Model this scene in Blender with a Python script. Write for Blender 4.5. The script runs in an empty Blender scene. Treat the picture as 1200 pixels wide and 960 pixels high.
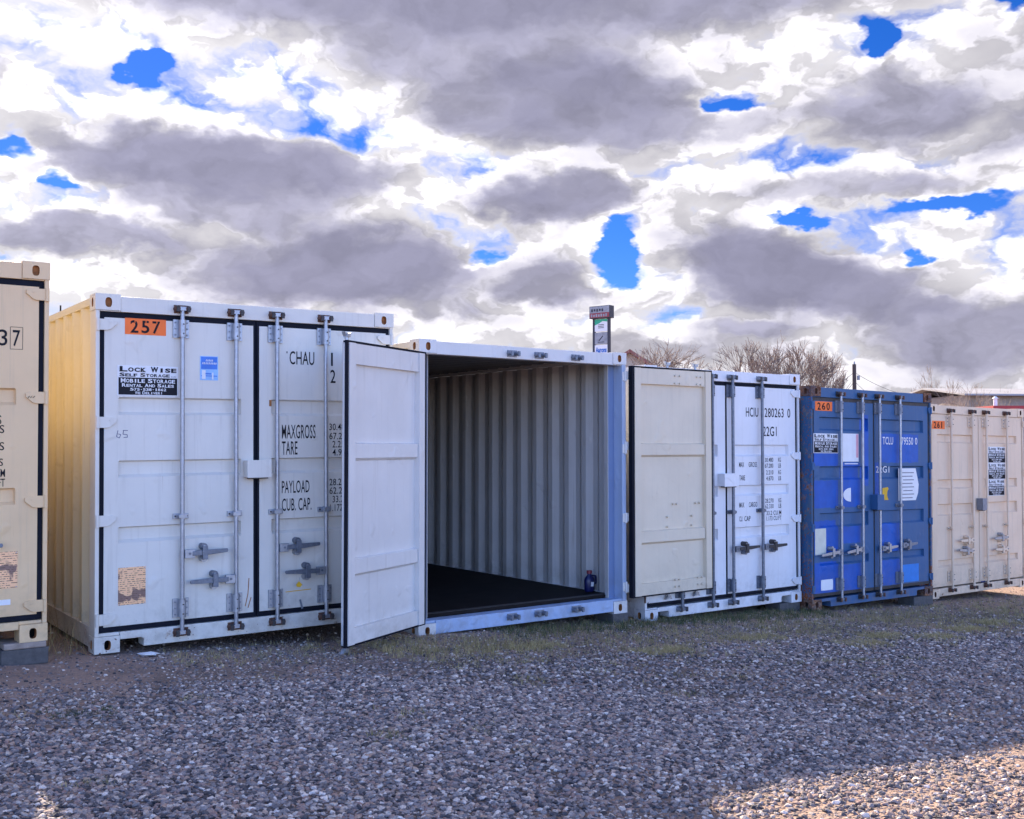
import bpy, bmesh, math, random
import numpy as np
from mathutils import Vector, Matrix, Euler
R = math.radians
scene = bpy.context.scene
COL = scene.collection
ZC = 1.5                                    # eye height above the datum

# ------------------------------------------------------------------ camera
cd = bpy.data.cameras.new('camera'); cam = bpy.data.objects.new('camera', cd); COL.objects.link(cam)
cam.location = (0, 0, ZC); cam.rotation_euler = (R(90 + 1.9345), 0, 0)
cd.sensor_width = 36; cd.lens = 1243.45 / 1200 * 36; cd.clip_start = .05; cd.clip_end = 4000
scene.camera = cam

# ------------------------------------------------------------------ colour management
scene.view_settings.view_transform = 'Standard'; scene.view_settings.look = 'None'
scene.view_settings.exposure = 1.35; scene.view_settings.gamma = 1
scene.view_settings.use_curve_mapping = False

# ------------------------------------------------------------------ sun
SUN_AZ, SUN_EL = R(-23.3), R(28.3)
sl = bpy.data.lights.new('sun', 'SUN'); sl.energy = 5.0; sl.angle = R(.55); sl.color = (1, .85, .68)
so = bpy.data.objects.new('sun', sl); COL.objects.link(so)
sv = Vector((math.sin(SUN_AZ) * math.cos(SUN_EL), math.cos(SUN_AZ) * math.cos(SUN_EL), math.sin(SUN_EL)))
so.rotation_euler = sv.to_track_quat('Z', 'Y').to_euler(); so.location = sv * 50

# ------------------------------------------------------------------ node helper
class NT:
    def __init__(s, tree): s.t = tree; s.n = tree.nodes; s.l = tree.links
    def node(s, typ, **kw):
        n = s.n.new(typ)
        for k, v in kw.items(): setattr(n, k, v)
        return n
    def put(s, sock, v):
        if v is None: return
        if isinstance(v, bpy.types.NodeSocket): s.l.new(v, sock)
        else:
            if isinstance(v, (tuple, list)) and len(v) == 3 and sock.type == 'RGBA': v = (*v, 1)
            sock.default_value = v
    def m(s, op, a, b=None, c=None, clamp=False):
        n = s.node('ShaderNodeMath', operation=op, use_clamp=clamp)
        s.put(n.inputs[0], a); s.put(n.inputs[1], b); s.put(n.inputs[2], c)
        return n.outputs[0]
    def vm(s, op, a, b=None, out=0):
        n = s.node('ShaderNodeVectorMath', operation=op); s.put(n.inputs[0], a); s.put(n.inputs[1], b)
        return n.outputs[out]
    def sep(s, v):
        n = s.node('ShaderNodeSeparateXYZ'); s.put(n.inputs[0], v); return n.outputs
    def comb(s, x, y, z):
        n = s.node('ShaderNodeCombineXYZ'); s.put(n.inputs[0], x); s.put(n.inputs[1], y); s.put(n.inputs[2], z); return n.outputs[0]
    def noise(s, vec, scale, detail=4, rough=.55, out=0, dist=0):
        n = s.node('ShaderNodeTexNoise'); s.put(n.inputs['Vector'], vec); n.inputs['Scale'].default_value = scale
        n.inputs['Detail'].default_value = detail; n.inputs['Roughness'].default_value = rough; n.inputs['Distortion'].default_value = dist
        return n.outputs[out]
    def voro(s, vec, scale, feature='F1', out='Distance', rnd=1):
        n = s.node('ShaderNodeTexVoronoi', feature=feature); s.put(n.inputs['Vector'], vec); n.inputs['Scale'].default_value = scale
        n.inputs['Randomness'].default_value = rnd
        return n.outputs[out]
    def ramp(s, f, stops, interp='LINEAR'):
        n = s.node('ShaderNodeValToRGB'); s.put(n.inputs[0], f); cr = n.color_ramp; cr.interpolation = interp
        while len(cr.elements) < len(stops): cr.elements.new(.5)
        for e, (p, c) in zip(cr.elements, stops):
            e.position = p; e.color = (c, c, c, 1) if isinstance(c, (int, float)) else (*c, 1)
        return n.outputs[0]
    def mix(s, f, a, b, blend='MIX'):
        n = s.node('ShaderNodeMix', data_type='RGBA', blend_type=blend); s.put(n.inputs[0], f); s.put(n.inputs[6], a); s.put(n.inputs[7], b)
        return n.outputs[2]
    def rng(s, v, a, b, c=0, d=1, smooth=True):
        n = s.node('ShaderNodeMapRange', interpolation_type='SMOOTHSTEP' if smooth else 'LINEAR')
        for i, x in enumerate((v, a, b, c, d)): s.put(n.inputs[i], x)
        return n.outputs[0]
    def mapping(s, vec, scale=(1, 1, 1), loc=(0, 0, 0)):
        n = s.node('ShaderNodeMapping'); s.put(n.inputs[0], vec); n.inputs['Scale'].default_value = scale; n.inputs['Location'].default_value = loc
        return n.outputs[0]

# ------------------------------------------------------------------ world: Nishita sky with a backlit broken cloud deck
world = bpy.data.worlds.new('World'); scene.world = world; world.use_nodes = True
N = NT(world.node_tree); N.n.clear()
sky = N.node('ShaderNodeTexSky', sky_type='NISHITA', sun_disc=False, sun_elevation=SUN_EL, sun_rotation=SUN_AZ)
sky.altitude = 1800; sky.air_density = 1.0; sky.dust_density = .15; sky.ozone_density = 2.0
geo = N.node('ShaderNodeTexCoord').outputs['Generated']
hs = N.node('ShaderNodeHueSaturation'); hs.inputs['Saturation'].default_value = 1.15; hs.inputs['Value'].default_value = 1.0
tint = N.mix(N.rng(N.sep(geo)[1], -.25, .45), (1.26, 1.155, 1.38), (.18, .215, .37))  # unseen sky behind the camera raised as added fill for the fronts
N.l.new(N.mix(1, sky.outputs[0], tint, 'MULTIPLY'), hs.inputs['Color'])
sx, sy, sz = N.sep(geo)
az = N.m('ARCTAN2', sx, sy)                                   # radians, 0 = north (+Y)
el = N.m('ARCSINE', sz)
# cloud-deck coordinates (flat layer seen in perspective) drive the fractal detail
den = N.m('ADD', N.m('MAXIMUM', sz, 0), .16)
cp = N.comb(N.m('DIVIDE', sx, den), N.m('DIVIDE', sy, den), 0)
wv = N.noise(N.comb(N.m('MULTIPLY', az, 6), N.m('MULTIPLY', el, 12), 3.1), 1.0, 4, .6, out=1)
wx, wy, wz = N.sep(wv)
wv2 = N.noise(N.comb(N.m('MULTIPLY', az, 22), N.m('MULTIPLY', el, 36), 7.7), 1.0, 4, .62, out=1)
w2x, w2y, _ = N.sep(wv2)
azw = N.m('ADD', az, N.m('ADD', N.m('MULTIPLY', N.m('SUBTRACT', wx, .5), .13), N.m('MULTIPLY', N.m('SUBTRACT', w2x, .5), .055)))
elw = N.m('ADD', el, N.m('ADD', N.m('MULTIPLY', N.m('SUBTRACT', wy, .5), .07), N.m('MULTIPLY', N.m('SUBTRACT', w2y, .5), .032)))
def deg_blob(a, e, wa, we, k, warp=True):
    if k > 0: we *= .92; wa *= 1.02; k *= 1.10
    elif k < -.3: we *= .84; wa *= .86; k *= .95
    """an oval bank of cloud (k>0) or a hole (k<0) at azimuth a, elevation e (degrees)"""
    A, E_ = (azw, elw) if warp else (az, el)
    dx = N.m('DIVIDE', N.m('SUBTRACT', A, R(a)), R(wa)); dy = N.m('DIVIDE', N.m('SUBTRACT', E_, R(e)), R(we))
    d2 = N.m('ADD', N.m('MULTIPLY', dx, dx), N.m('MULTIPLY', dy, dy))
    g = N.m('DIVIDE', k, N.m('ADD', 1, N.m('MULTIPLY', N.m('MULTIPLY', d2, d2), d2)))
    return g
BANKS = [  # azimuth, elevation, half widths, thickness
 (-12, 24.0, 14, 2.9, .60), (6, 24.2, 13, 3.0, .62), (-3, 20.5, 6, 1.6, .30), (24, 28.5, 9, 2.0, .25), (-3, 29, 26, 3.5, .45),
 (3.0, 18.0, 7.0, 2.4, .70), (-15.5, 14.4, 8.6, 1.65, .78), (-9.2, 9.4, 7.0, 2.0, .80), (-16, 12.2, 5, 1.0, .35), (2.2, 12.9, 3.8, 1.5, .68),
 (13.0, 9.3, 3.9, 2.1, .75), (17.6, 7.9, 3.2, 1.5, .55), (19.5, 16.9, 3.6, 1.9, .40), (18.5, 13.0, 5.4, .9, .36),
 (-22.5, 10.3, 4.4, .9, .45), (-26.8, 17.3, 2.0, .9, .28), (24.2, 5.4, 5.0, 1.7, .42), (2.4, 8.4, 2.4, 1.3, .42), (-3.2, 7.2, 2.2, 1.0, .25),
 (7.6, 5.0, 3.0, .8, .25), (12.4, 16.8, 3.2, .7, .16), (25.5, 15.2, 2.2, 1.2, .25), (20.5, 6.6, 2.2, .6, .25), (12.0, 6.0, 2.2, .6, .28),
 (40, 18, 12, 6, .6), (-45, 16, 12, 5, .6), (0, 42, 30, 9, .5), (-40, 34, 14, 7, .5), (45, 36, 14, 8, .5)]
HOLES = [
 (-19.4, 18.4, 1.25, .95, -.50), (-25.7, 14.2, 1.6, .55, -.44), (-23.4, 12.9, 1.0, .5, -.40),
 (5.8, 10.3, 1.2, 1.5, -.46), (4.6, 8.7, 1.9, .65, -.42), (10.9, 17.9, 1.1, .9, -.42), (19.7, 19.9, .9, 1.2, -.42), (25.1, 22.0, .8, 2.2, -.42),
 (22.9, 11.7, 2.6, .6, -.46), (15.9, 11.5, 1.7, .45, -.40), (20.8, 9.4, .8, .5, -.38), (-1.9, 9.9, 1.1, .5, -.34),
 (-8.0, 16.4, 3.4, 1.0, -.14), (-15, 16.8, 6, .8, -.05), (-2.6, 14.6, 1.7, 1.9, -.18), (-25, 11.8, 2.5, .8, -.12), (8.5, 8.4, 1.4, 2.2, -.06), (-2.2, 11.4, 1.6, 1.0, -.10)]
T = None
for b in BANKS + HOLES:
    g = deg_blob(*b); T = g if T is None else N.m('ADD', T, g)
n1 = N.noise(cp, 1.1, 9, .58, dist=.3)
nl = N.noise(N.comb(N.m('MULTIPLY', az, 1), N.m('MULTIPLY', el, 1.8), 0), 9, 3, .5)
def puff(de):
    """billowing lobes: smooth cellular field, warped; de shifts the sample upwards for the self-shading"""
    v = N.node('ShaderNodeTexVoronoi', feature='SMOOTH_F1', voronoi_dimensions='2D'); v.inputs['Scale'].default_value = 15; v.inputs['Detail'].default_value = 3.5; v.inputs['Roughness'].default_value = .47
    v.inputs['Lacunarity'].default_value = 2.2; v.inputs['Smoothness'].default_value = .55
    N.put(v.inputs['Vector'], N.comb(N.m('ADD', azw, N.m('MULTIPLY', de, -.4)), N.m('MULTIPLY', N.m('ADD', elw, de), 1.5), .3)); return v.outputs['Distance']
pf, pf2 = puff(0), puff(.013)
front = N.rng(sy, -.25, .45)
T = N.m('ADD', T, N.m('ADD', N.m('MULTIPLY', front, .40), -.06))
T = N.m('ADD', T, N.m('MULTIPLY', N.m('SUBTRACT', nl, .5), .50))
T = N.m('ADD', T, N.m('MULTIPLY', N.m('SUBTRACT', n1, .5), N.m('SUBTRACT', 1.05, N.m('MULTIPLY', front, .85))))
T = N.m('ADD', T, N.m('MULTIPLY', N.rng(el, .48, .80), N.m('MULTIPLY', front, .45)))  # unseen overhead cloud, thickened to dim the light on the ground
T = N.m('ADD', T, N.m('MULTIPLY', N.rng(el, .20, .04), .13))
lob = N.m('SUBTRACT', .42, pf)
Te = N.m('ADD', T, N.m('MULTIPLY', lob, .42))               # crisp, lobed edge field
Ts = N.m('ADD', T, N.m('MULTIPLY', lob, .12))               # calmer field inside the banks
cover = N.m('POWER', N.rng(Te, -.03, .28), .85)
thick = N.rng(Ts, .22, 1.12, 0, 1, smooth=False)
shade = N.ramp(thick, [(0, (.86, .85, .87)), (.14, (.80, .79, .81)), (.27, (.62, .61, .64)), (.42, (.45, .445, .505)), (.60, (.34, .338, .425)), (1, (.245, .245, .335))])
rel = N.m('SUBTRACT', pf2, pf)                                # >0 where the lobe faces the light above it
amp = N.ramp(thick, [(0, 1.5), (.25, 2.2), (.5, .6), (1, .25)])
lit = N.m('ADD', 1, N.m('MULTIPLY', N.m('MULTIPLY', rel, amp), 1.0)); lit = N.m('MAXIMUM', N.m('MINIMUM', lit, 1.25), .80)
shade = N.mix(1, shade, N.comb(lit, lit, lit), 'MULTIPLY')
sd = N.vm('DOT_PRODUCT', geo, tuple(sv), out=1)
glow = N.m('MULTIPLY', N.m('POWER', N.m('MAXIMUM', sd, 0), 14), .28)
shade = N.mix(1, shade, N.comb(N.m('ADD', 1, glow), N.m('ADD', 1, glow), N.m('ADD', 1, N.m('MULTIPLY', glow, .9))), 'MULTIPLY')
shade = N.mix(1, shade, N.mix(front, (9.4, 8.8, 8.5), (3.35, 3.3, 3.4)), 'MULTIPLY')  # clouds behind the camera brightened as part of the added fill
skyc = N.mix(cover, hs.outputs[0], shade)
bg = N.node('ShaderNodeBackground'); N.put(bg.inputs[0], skyc); bg.inputs[1].default_value = .15
wo = N.node('ShaderNodeOutputWorld'); N.l.new(bg.outputs[0], wo.inputs[0])
world.cycles.sampling_method = 'MANUAL'; world.cycles.sample_map_resolution = 1024

# ------------------------------------------------------------------ materials
MATS = {}
def material(name):
    m = bpy.data.materials.new(name); m.use_nodes = True; t = NT(m.node_tree); t.n.clear()
    b = t.node('ShaderNodeBsdfPrincipled'); o = t.node('ShaderNodeOutputMaterial'); t.l.new(b.outputs[0], o.inputs[0])
    MATS[name] = m
    return m, t, b
def plain(name, c, rough=.6, metal=0, var=.12, scale=9, bump=0):
    m, t, b = material(name); tc = t.node('ShaderNodeTexCoord').outputs['Object']
    n = t.noise(tc, scale, 5, .6)
    t.put(b.inputs['Base Color'], t.mix(1, c, t.ramp(n, [(.25, 1 - var), (.75, 1 + var)]), 'MULTIPLY'))
    b.inputs['Roughness'].default_value = rough; b.inputs['Metallic'].default_value = metal
    if bump:
        bn = t.node('ShaderNodeBump'); bn.inputs['Strength'].default_value = bump; bn.inputs['Distance'].default_value = .01
        t.put(bn.inputs['Height'], n); t.l.new(bn.outputs[0], b.inputs['Normal'])
    return m
def paint(name, c, rust=.0, rustlow=.0, dirt=.25, rough=.42, c2=None, patches=None, x0=0, patch_col=None, rustcol=(.16, .055, .02)):
    """weathered enamel on steel: tone drift, chalky streaks, grime near the bottom, rust chips"""
    m, t, b = material(name); tc = t.node('ShaderNodeTexCoord').outputs['Object']
    x, y, z = t.sep(tc)
    n = t.noise(tc, 1.7, 6, .6); col = t.mix(1, c, t.ramp(n, [(.3, .93), (.7, 1.05)]), 'MULTIPLY')
    streak = t.noise(t.mapping(tc, (26, 26, 1.1)), 1, 5, .65)
    col = t.mix(t.m('MULTIPLY', t.rng(streak, .52, .78), dirt), col, (.30, .26, .20))
    if c2: col = t.mix(t.rng(t.noise(tc, 3.1, 7, .7, dist=.6), .47, .56), col, c2)
    if patches:
        tot = None
        wob = t.m('MULTIPLY', t.m('SUBTRACT', t.noise(tc, 12, 5, .7), .5), .05)
        xx = t.m('ADD', x, wob); zz = t.m('ADD', z, wob)
        for (xa, xb, za, zb) in patches:
            f = t.m('MULTIPLY', t.m('MULTIPLY', t.rng(xx, xa - .006, xa + .006), t.rng(xx, xb - .006, xb + .006, 1, 0)),
                    t.m('MULTIPLY', t.rng(zz, za - .006, za + .006), t.rng(zz, zb - .006, zb + .006, 1, 0)))
            tot = f if tot is None else t.m('MAXIMUM', tot, f)
        col = t.mix(tot, col, t.mix(1, patch_col, t.ramp(t.noise(tc, 5, 5, .6), [(.3, .82), (.7, 1.12)]), 'MULTIPLY'))
    run = t.m('MULTIPLY', t.rng(t.noise(t.mapping(tc, (48, 48, .9), (3, 1, 2)), 1, 4, .6), .66, .76), t.rng(t.noise(t.mapping(tc, (3, 3, 2.2)), 1, 4, .6), .50, .62))
    col = t.mix(t.m('MULTIPLY', run, .30 + dirt * .5), col, (.30, .17, .085))
    low = t.rng(z, .55, .0)
    grime = t.m('MULTIPLY', low, t.rng(t.noise(tc, 7, 6, .7), .35, .75))
    col = t.mix(t.m('MULTIPLY', grime, .35 + dirt * .6), col, (.20, .165, .12))
    specks = t.noise(tc, 38, 4, .6); big = t.noise(tc, 6, 6, .72)
    th = t.m('SUBTRACT', .86 - rust, t.m('MULTIPLY', low, rustlow))
    chips = t.m('MAXIMUM', t.rng(specks, t.m('SUBTRACT', th, .04), t.m('ADD', th, .01)), t.rng(big, t.m('SUBTRACT', th, .02), t.m('ADD', th, .03)))
    rc = t.mix(t.noise(tc, 55, 4), rustcol, tuple(q * .4 for q in rustcol))
    halo = t.m('MULTIPLY', t.rng(big, t.m('SUBTRACT', th, .09), th), .45)
    col = t.mix(halo, col, (.36, .19, .08)); col = t.mix(chips, col, rc)
    t.put(b.inputs['Base Color'], col)
    t.put(b.inputs['Roughness'], t.m('ADD', rough, t.m('MULTIPLY', t.m('MAXIMUM', chips, t.m('MULTIPLY', n, .3)), .4)))
    bn = t.node('ShaderNodeBump'); bn.inputs['Strength'].default_value = .42; bn.inputs['Distance'].default_value = .03
    hgt = t.m('ADD', t.m('ADD', t.noise(tc, 2.6, 3), t.m('MULTIPLY', t.rng(t.noise(tc, 5.5, 2, .4), .62, .74), .35)), t.m('MULTIPLY', t.m('SUBTRACT', 1, chips), .05))
    t.put(bn.inputs['Height'], hgt); t.l.new(bn.outputs[0], b.inputs['Normal'])
    return m

paint('cream', (.80, .555, .30), rustlow=.10, dirt=.2)                       # far left container
paint('cream_side_bounce', (.82, .66, .36), rustlow=.10, dirt=.2)  # unseen side, made yellower and brighter to warm the bounce in the gap
paint('ivory', (.72, .68, .60), rustlow=.20, dirt=.22)                     # 257
paint('ivory_side_bounce', (.82, .72, .50), rustlow=.10, dirt=.3)  # ivory with the warm bounced light of the gap put into the colour
paint('pale', (.69, .67, .64), rustlow=.10, dirt=.2)                       # 258
paint('pale_warm_lit', (.71, .61, .455), rustlow=.08, dirt=.15)  # same paint as pale, warmer light on the right door put into the colour
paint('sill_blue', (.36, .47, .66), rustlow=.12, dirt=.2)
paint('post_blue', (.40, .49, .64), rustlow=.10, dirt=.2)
paint('recess_shade_blue', (.17, .24, .40), rustlow=.08, dirt=.3)  # post blue darkened, the shade of the recess put into the colour
paint('shade_in', (.12, .115, .115), rust=.03, rustlow=.08, dirt=.5)  # inner paint darkened to deepen the shade inside the open container
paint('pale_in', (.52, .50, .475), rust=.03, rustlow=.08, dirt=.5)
paint('white', (.77, .765, .77), rustlow=.12, dirt=.15)                      # 259
paint('tan', (.78, .59, .41), rust=.02, rustlow=.16, dirt=.25)              # 261
BLU = (.028, .105, .24)
paint('blue', BLU, rust=.06, rustlow=.12, dirt=.12, rough=.5)
paint('blue_rusty', (.02, .085, .20), rust=.24, rustlow=.14, dirt=.25, rough=.6, c2=(.045, .10, .17), rustcol=(.34, .10, .03))
paint('rusty_blue_cast', (.10, .07, .07), rust=.30, rustlow=.0, dirt=.3, rough=.75, c2=(.30, .13, .06), rustcol=(.16, .06, .03))
plain('rust', (.12, .055, .035), .85, var=.5, scale=40, bump=.4)
plain('rust_orange', (.36, .15, .05), .85, var=.35, scale=30, bump=.3)
plain('dark_steel', (.055, .05, .05), .6, .3, var=.4, scale=40)
plain('galv', (.36, .38, .42), .42, .75, var=.18, scale=30)
plain('galv_dark', (.16, .18, .22), .45, .6, var=.3, scale=30)
plain('galv_grey', (.22, .235, .27), .5, .4, var=.2, scale=30)
plain('rubber', (.008, .010, .018), .65, var=.3, scale=6)
plain('black', (.012, .012, .013), .6)
plain('ink', (.02, .02, .024), .7, var=.1)
plain('ink_blue', (.02, .03, .12), .7)
plain('whiteout', (.78, .78, .78), .6, var=.05)
plain('orange', (.95, .17, .02), .55, var=.1)
plain('stickblue', (.015, .16, .62), .35, var=.2)
plain('sticklight', (.25, .48, .80), .35, var=.2)
plain('pinkish', (.75, .36, .42), .6)
plain('yellow', (.72, .42, .02), .6)
plain('offwhite', (.66, .64, .52), .6)
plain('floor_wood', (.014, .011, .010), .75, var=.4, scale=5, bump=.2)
plain('hole', (.006, .006, .006), .95)
for k in ('rubber', 'ink', 'black', 'hole', 'floor_wood'): MATS[k].node_tree.nodes['Principled BSDF'].inputs['Specular IOR Level'].default_value = .12
m, t, b = material('copper_plate')
tc = t.node('ShaderNodeTexCoord').outputs['Object']
c_ = t.mix(t.rng(t.noise(tc, 7, 4, .55, dist=.6), .54, .60), (.85, .52, .30), (.22, .14, .12))
lines = t.m('GREATER_THAN', t.m('SINE', t.m('MULTIPLY', t.sep(tc)[2], 420)), .55)
c_ = t.mix(t.m('MULTIPLY', lines, t.rng(t.noise(t.mapping(tc, (60, 1, 60)), 1, 2), .45, .55)), c_, (.12, .07, .05))
t.put(b.inputs['Base Color'], c_); b.inputs['Metallic'].default_value = .35; b.inputs['Roughness'].default_value = .4
plain('concrete', (.10, .092, .088), .9, var=.3, scale=25, bump=.5)
plain('timber', (.34, .27, .22), .85, var=.3, scale=14, bump=.3)

# ------------------------------------------------------------------ mesh builder
class MB:
    def __init__(s): s.v = []; s.f = []; s.mi = []; s.mats = []; s.sm = []
    def mat(s, name):
        if name not in s.mats: s.mats.append(name)
        return s.mats.index(name)
    def add(s, vs, fs, mat, smooth=False):
        o = len(s.v); s.v += [tuple(v) for v in vs]; k = s.mat(mat)
        for f in fs: s.f.append([o + i for i in f]); s.mi.append(k); s.sm.append(smooth)
    def box(s, x0, x1, y0, y1, z0, z1, mat):
        vs = [(x, y, z) for z in (z0, z1) for y in (y0, y1) for x in (x0, x1)]
        s.add(vs, [(0, 2, 3, 1), (4, 5, 7, 6), (0, 1, 5, 4), (2, 6, 7, 3), (0, 4, 6, 2), (1, 3, 7, 5)], mat)
    def cyl(s, p0, p1, r0, r1=None, n=10, mat='galv', smooth=True, cap=True):
        if r1 is None: r1 = r0
        p0 = Vector(p0); p1 = Vector(p1); d = (p1 - p0).normalized()
        a = d.orthogonal().normalized(); b = d.cross(a)
        vs = []
        for p, r in ((p0, r0), (p1, r1)):
            for i in range(n):
                q = p + (a * math.cos(2 * math.pi * i / n) + b * math.sin(2 * math.pi * i / n)) * r; vs.append(q)
        s.add(vs, [(i, (i + 1) % n, n + (i + 1) % n, n + i) for i in range(n)], mat, smooth)
        if cap: s.add(vs, [tuple(range(n))[::-1], tuple(range(n, 2 * n))], mat)
    def prism(s, pts, y0, y1, mat):
        """outline in x,z extruded along y"""
        n = len(pts); vs = [(x, y0, z) for x, z in pts] + [(x, y1, z) for x, z in pts]
        s.add(vs, [tuple(range(n)), tuple(range(n, 2 * n))[::-1]] + [(i, n + i, n + (i + 1) % n, (i + 1) % n) for i in range(n)], mat)
    def build(s, name, parent=None, loc=(0, 0, 0), bevel=0, recalc=True):
        me = bpy.data.meshes.new(name); me.from_pydata(s.v, [], s.f)
        for k in s.mats: me.materials.append(MATS[k])
        me.polygons.foreach_set('material_index', s.mi); me.polygons.foreach_set('use_smooth', s.sm)
        if recalc:
            bm = bmesh.new(); bm.from_mesh(me); bmesh.ops.recalc_face_normals(bm, faces=bm.faces); bm.to_mesh(me); bm.free()
        me.update(); o = bpy.data.objects.new(name, me); COL.objects.link(o); o.location = loc
        if parent: o.parent = parent
        if bevel:
            bv = o.modifiers.new('bevel', 'BEVEL'); bv.width = bevel; bv.segments = 2; bv.limit_method = 'ANGLE'; bv.angle_limit = R(50)
        return o
def tag(o, label=None, cat=None, group=None, kind=None):
    if label: o['label'] = label
    if cat: o['category'] = cat
    if group: o['group'] = group
    if kind: o['kind'] = kind
    return o
def empty(name, loc, rot=(0, 0, 0)):
    o = bpy.data.objects.new(name, None); COL.objects.link(o); o.location = loc; o.rotation_euler = rot; o.empty_display_size = .2
    return o

# text -> mesh islands fitted into a box on a plane of constant y
_tc = {}
def text_geo(s, bold=0.0, spacing=1.0):
    k = (s, bold, spacing)
    if k in _tc: return _tc[k]
    cu = bpy.data.curves.new('t', 'FONT'); cu.body = s; cu.offset = bold; cu.space_character = spacing; cu.resolution_u = 3; cu.fill_mode = 'FRONT'
    ob = bpy.data.objects.new('t', cu); COL.objects.link(ob)
    dg = bpy.context.evaluated_depsgraph_get(); ev = ob.evaluated_get(dg); me = ev.to_mesh()
    v = np.array([x.co[:2] for x in me.vertices]); f = [tuple(p.vertices) for p in me.polygons]
    ev.to_mesh_clear(); bpy.data.objects.remove(ob); bpy.data.curves.remove(cu)
    mn = v.min(0); mx = v.max(0); v = (v - mn) / (mx - mn)
    _tc[k] = (v, f); return v, f
def put_text(mb, s, x0, x1, z0, z1, y, mat='ink', bold=0.0, spacing=1.0):
    v, f = text_geo(s, bold, spacing)
    mb.add([(x0 + a * (x1 - x0), y, z0 + c * (z1 - z0)) for a, c in v], f, mat)

# ------------------------------------------------------------------ ground shape
E_S = Vector((math.cos(R(36.4)), math.sin(R(36.4)))); E_P = Vector((E_S.y, -E_S.x)); O_S = Vector((-2.982, 7.622))
def gz_arr(x, y):
    s = (x - O_S.x) * E_S.x + (y - O_S.y) * E_S.y
    s = np.clip(s, -6, 14.5)
    return ZC - 1.493 - .0522 * s
def gz(x, y): return float(gz_arr(np.array(x), np.array(y)))
def sp(s, p): return O_S.x + E_S.x * s + E_P.x * p, O_S.y + E_S.y * s + E_P.y * p

# ground material: dusty soil and painted gap shade between crushed stone
m, t, b = material('gravel_soil')
tc = t.node('ShaderNodeTexCoord').outputs['Object']
v1 = t.voro(tc, 34, out='Color'); d1 = t.voro(tc, 34); d2 = t.voro(tc, 70); v2 = t.voro(tc, 70, out='Color')
g1 = t.ramp(t.sep(v1)[0], [(0, (.07, .07, .08)), (.4, (.14, .135, .14)), (.75, (.22, .21, .205)), (1, (.38, .36, .33))])
g2 = t.ramp(t.sep(v2)[1], [(0, (.08, .075, .075)), (.5, (.16, .15, .145)), (1, (.32, .30, .27))])
stones = t.mix(.5, g1, g2)
f = t.rng(t.noise(tc, .55, 6, .65), .44, .62)
gxx, gyy, _ = t.sep(tc)
pp = t.m('ADD', t.m('MULTIPLY', gxx, E_P.x), t.m('ADD', t.m('MULTIPLY', gyy, E_P.y), -(O_S.x * E_P.x + O_S.y * E_P.y)))
f = t.m('MAXIMUM', f, t.rng(t.m('ADD', pp, t.m('MULTIPLY', t.noise(tc, .8, 5, .6), 1.4)), 4.9, 5.5))   # tan soil strip under the sun patch, its warm light put into the colour
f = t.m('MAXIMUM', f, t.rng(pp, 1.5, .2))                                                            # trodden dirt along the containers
soil = t.mix(f, (.085, .068, .060), t.mix(t.noise(tc, 3, 6, .6), (.24, .175, .145), (.38, .29, .24)))  # dark end paints the shade in the gaps between stones
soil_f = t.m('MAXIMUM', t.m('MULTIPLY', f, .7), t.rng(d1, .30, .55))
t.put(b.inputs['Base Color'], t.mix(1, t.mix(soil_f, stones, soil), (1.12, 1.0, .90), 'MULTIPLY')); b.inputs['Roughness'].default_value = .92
bn = t.node('ShaderNodeBump'); bn.inputs['Strength'].default_value = .9; bn.inputs['Distance'].default_value = .02
t.put(bn.inputs['Height'], t.m('SUBTRACT', 1, t.m('ADD', d1, t.m('MULTIPLY', d2, .6)))); t.l.new(bn.outputs[0], b.inputs['Normal'])
# one sheet, fine near the camera and coarse out to the horizon
def axis(c0, c1, step, far):
    a = list(np.arange(c0, c1 + step / 2, step)); g = step; x = c1
    while x < far: g *= 1.35; x += g; a.append(x)
    g = step; x = c0; pre = []
    while x > -far: g *= 1.35; x -= g; pre.append(x)
    return np.array(pre[::-1] + a)
gx = axis(-12, 20, .25, 2500); gy = axis(-2, 26, .25, 2500)
X, Y = np.meshgrid(gx, gy); Z = gz_arr(X, Y)
rs = np.random.RandomState(4)
bump = sum(a * np.sin(X * k1 + p1) * np.sin(Y * k2 + p2) for a, k1, k2, p1, p2 in [(.008, 1.9, 2.3, .3, 1.1), (.006, 4.1, 3.3, 2.1, .4), (.004, 7.3, 8.1, 1, 2)])
Z = Z + bump - .008
nx, ny = len(gx), len(gy)
vs = np.stack([X.ravel(), Y.ravel(), Z.ravel()], 1)
idx = np.arange(nx * ny).reshape(ny, nx)
fs = np.stack([idx[:-1, :-1].ravel(), idx[:-1, 1:].ravel(), idx[1:, 1:].ravel(), idx[1:, :-1].ravel()], 1)
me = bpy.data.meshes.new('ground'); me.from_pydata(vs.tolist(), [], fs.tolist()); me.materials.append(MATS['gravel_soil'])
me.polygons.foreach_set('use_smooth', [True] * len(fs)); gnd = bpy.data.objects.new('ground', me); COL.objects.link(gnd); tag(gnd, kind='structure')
def gbump(x, y):
    return sum(a * np.sin(x * k1 + p1) * np.sin(y * k2 + p2) for a, k1, k2, p1, p2 in [(.008, 1.9, 2.3, .3, 1.1), (.006, 4.1, 3.3, 2.1, .4), (.004, 7.3, 8.1, 1, 2)]) - .008

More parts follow.
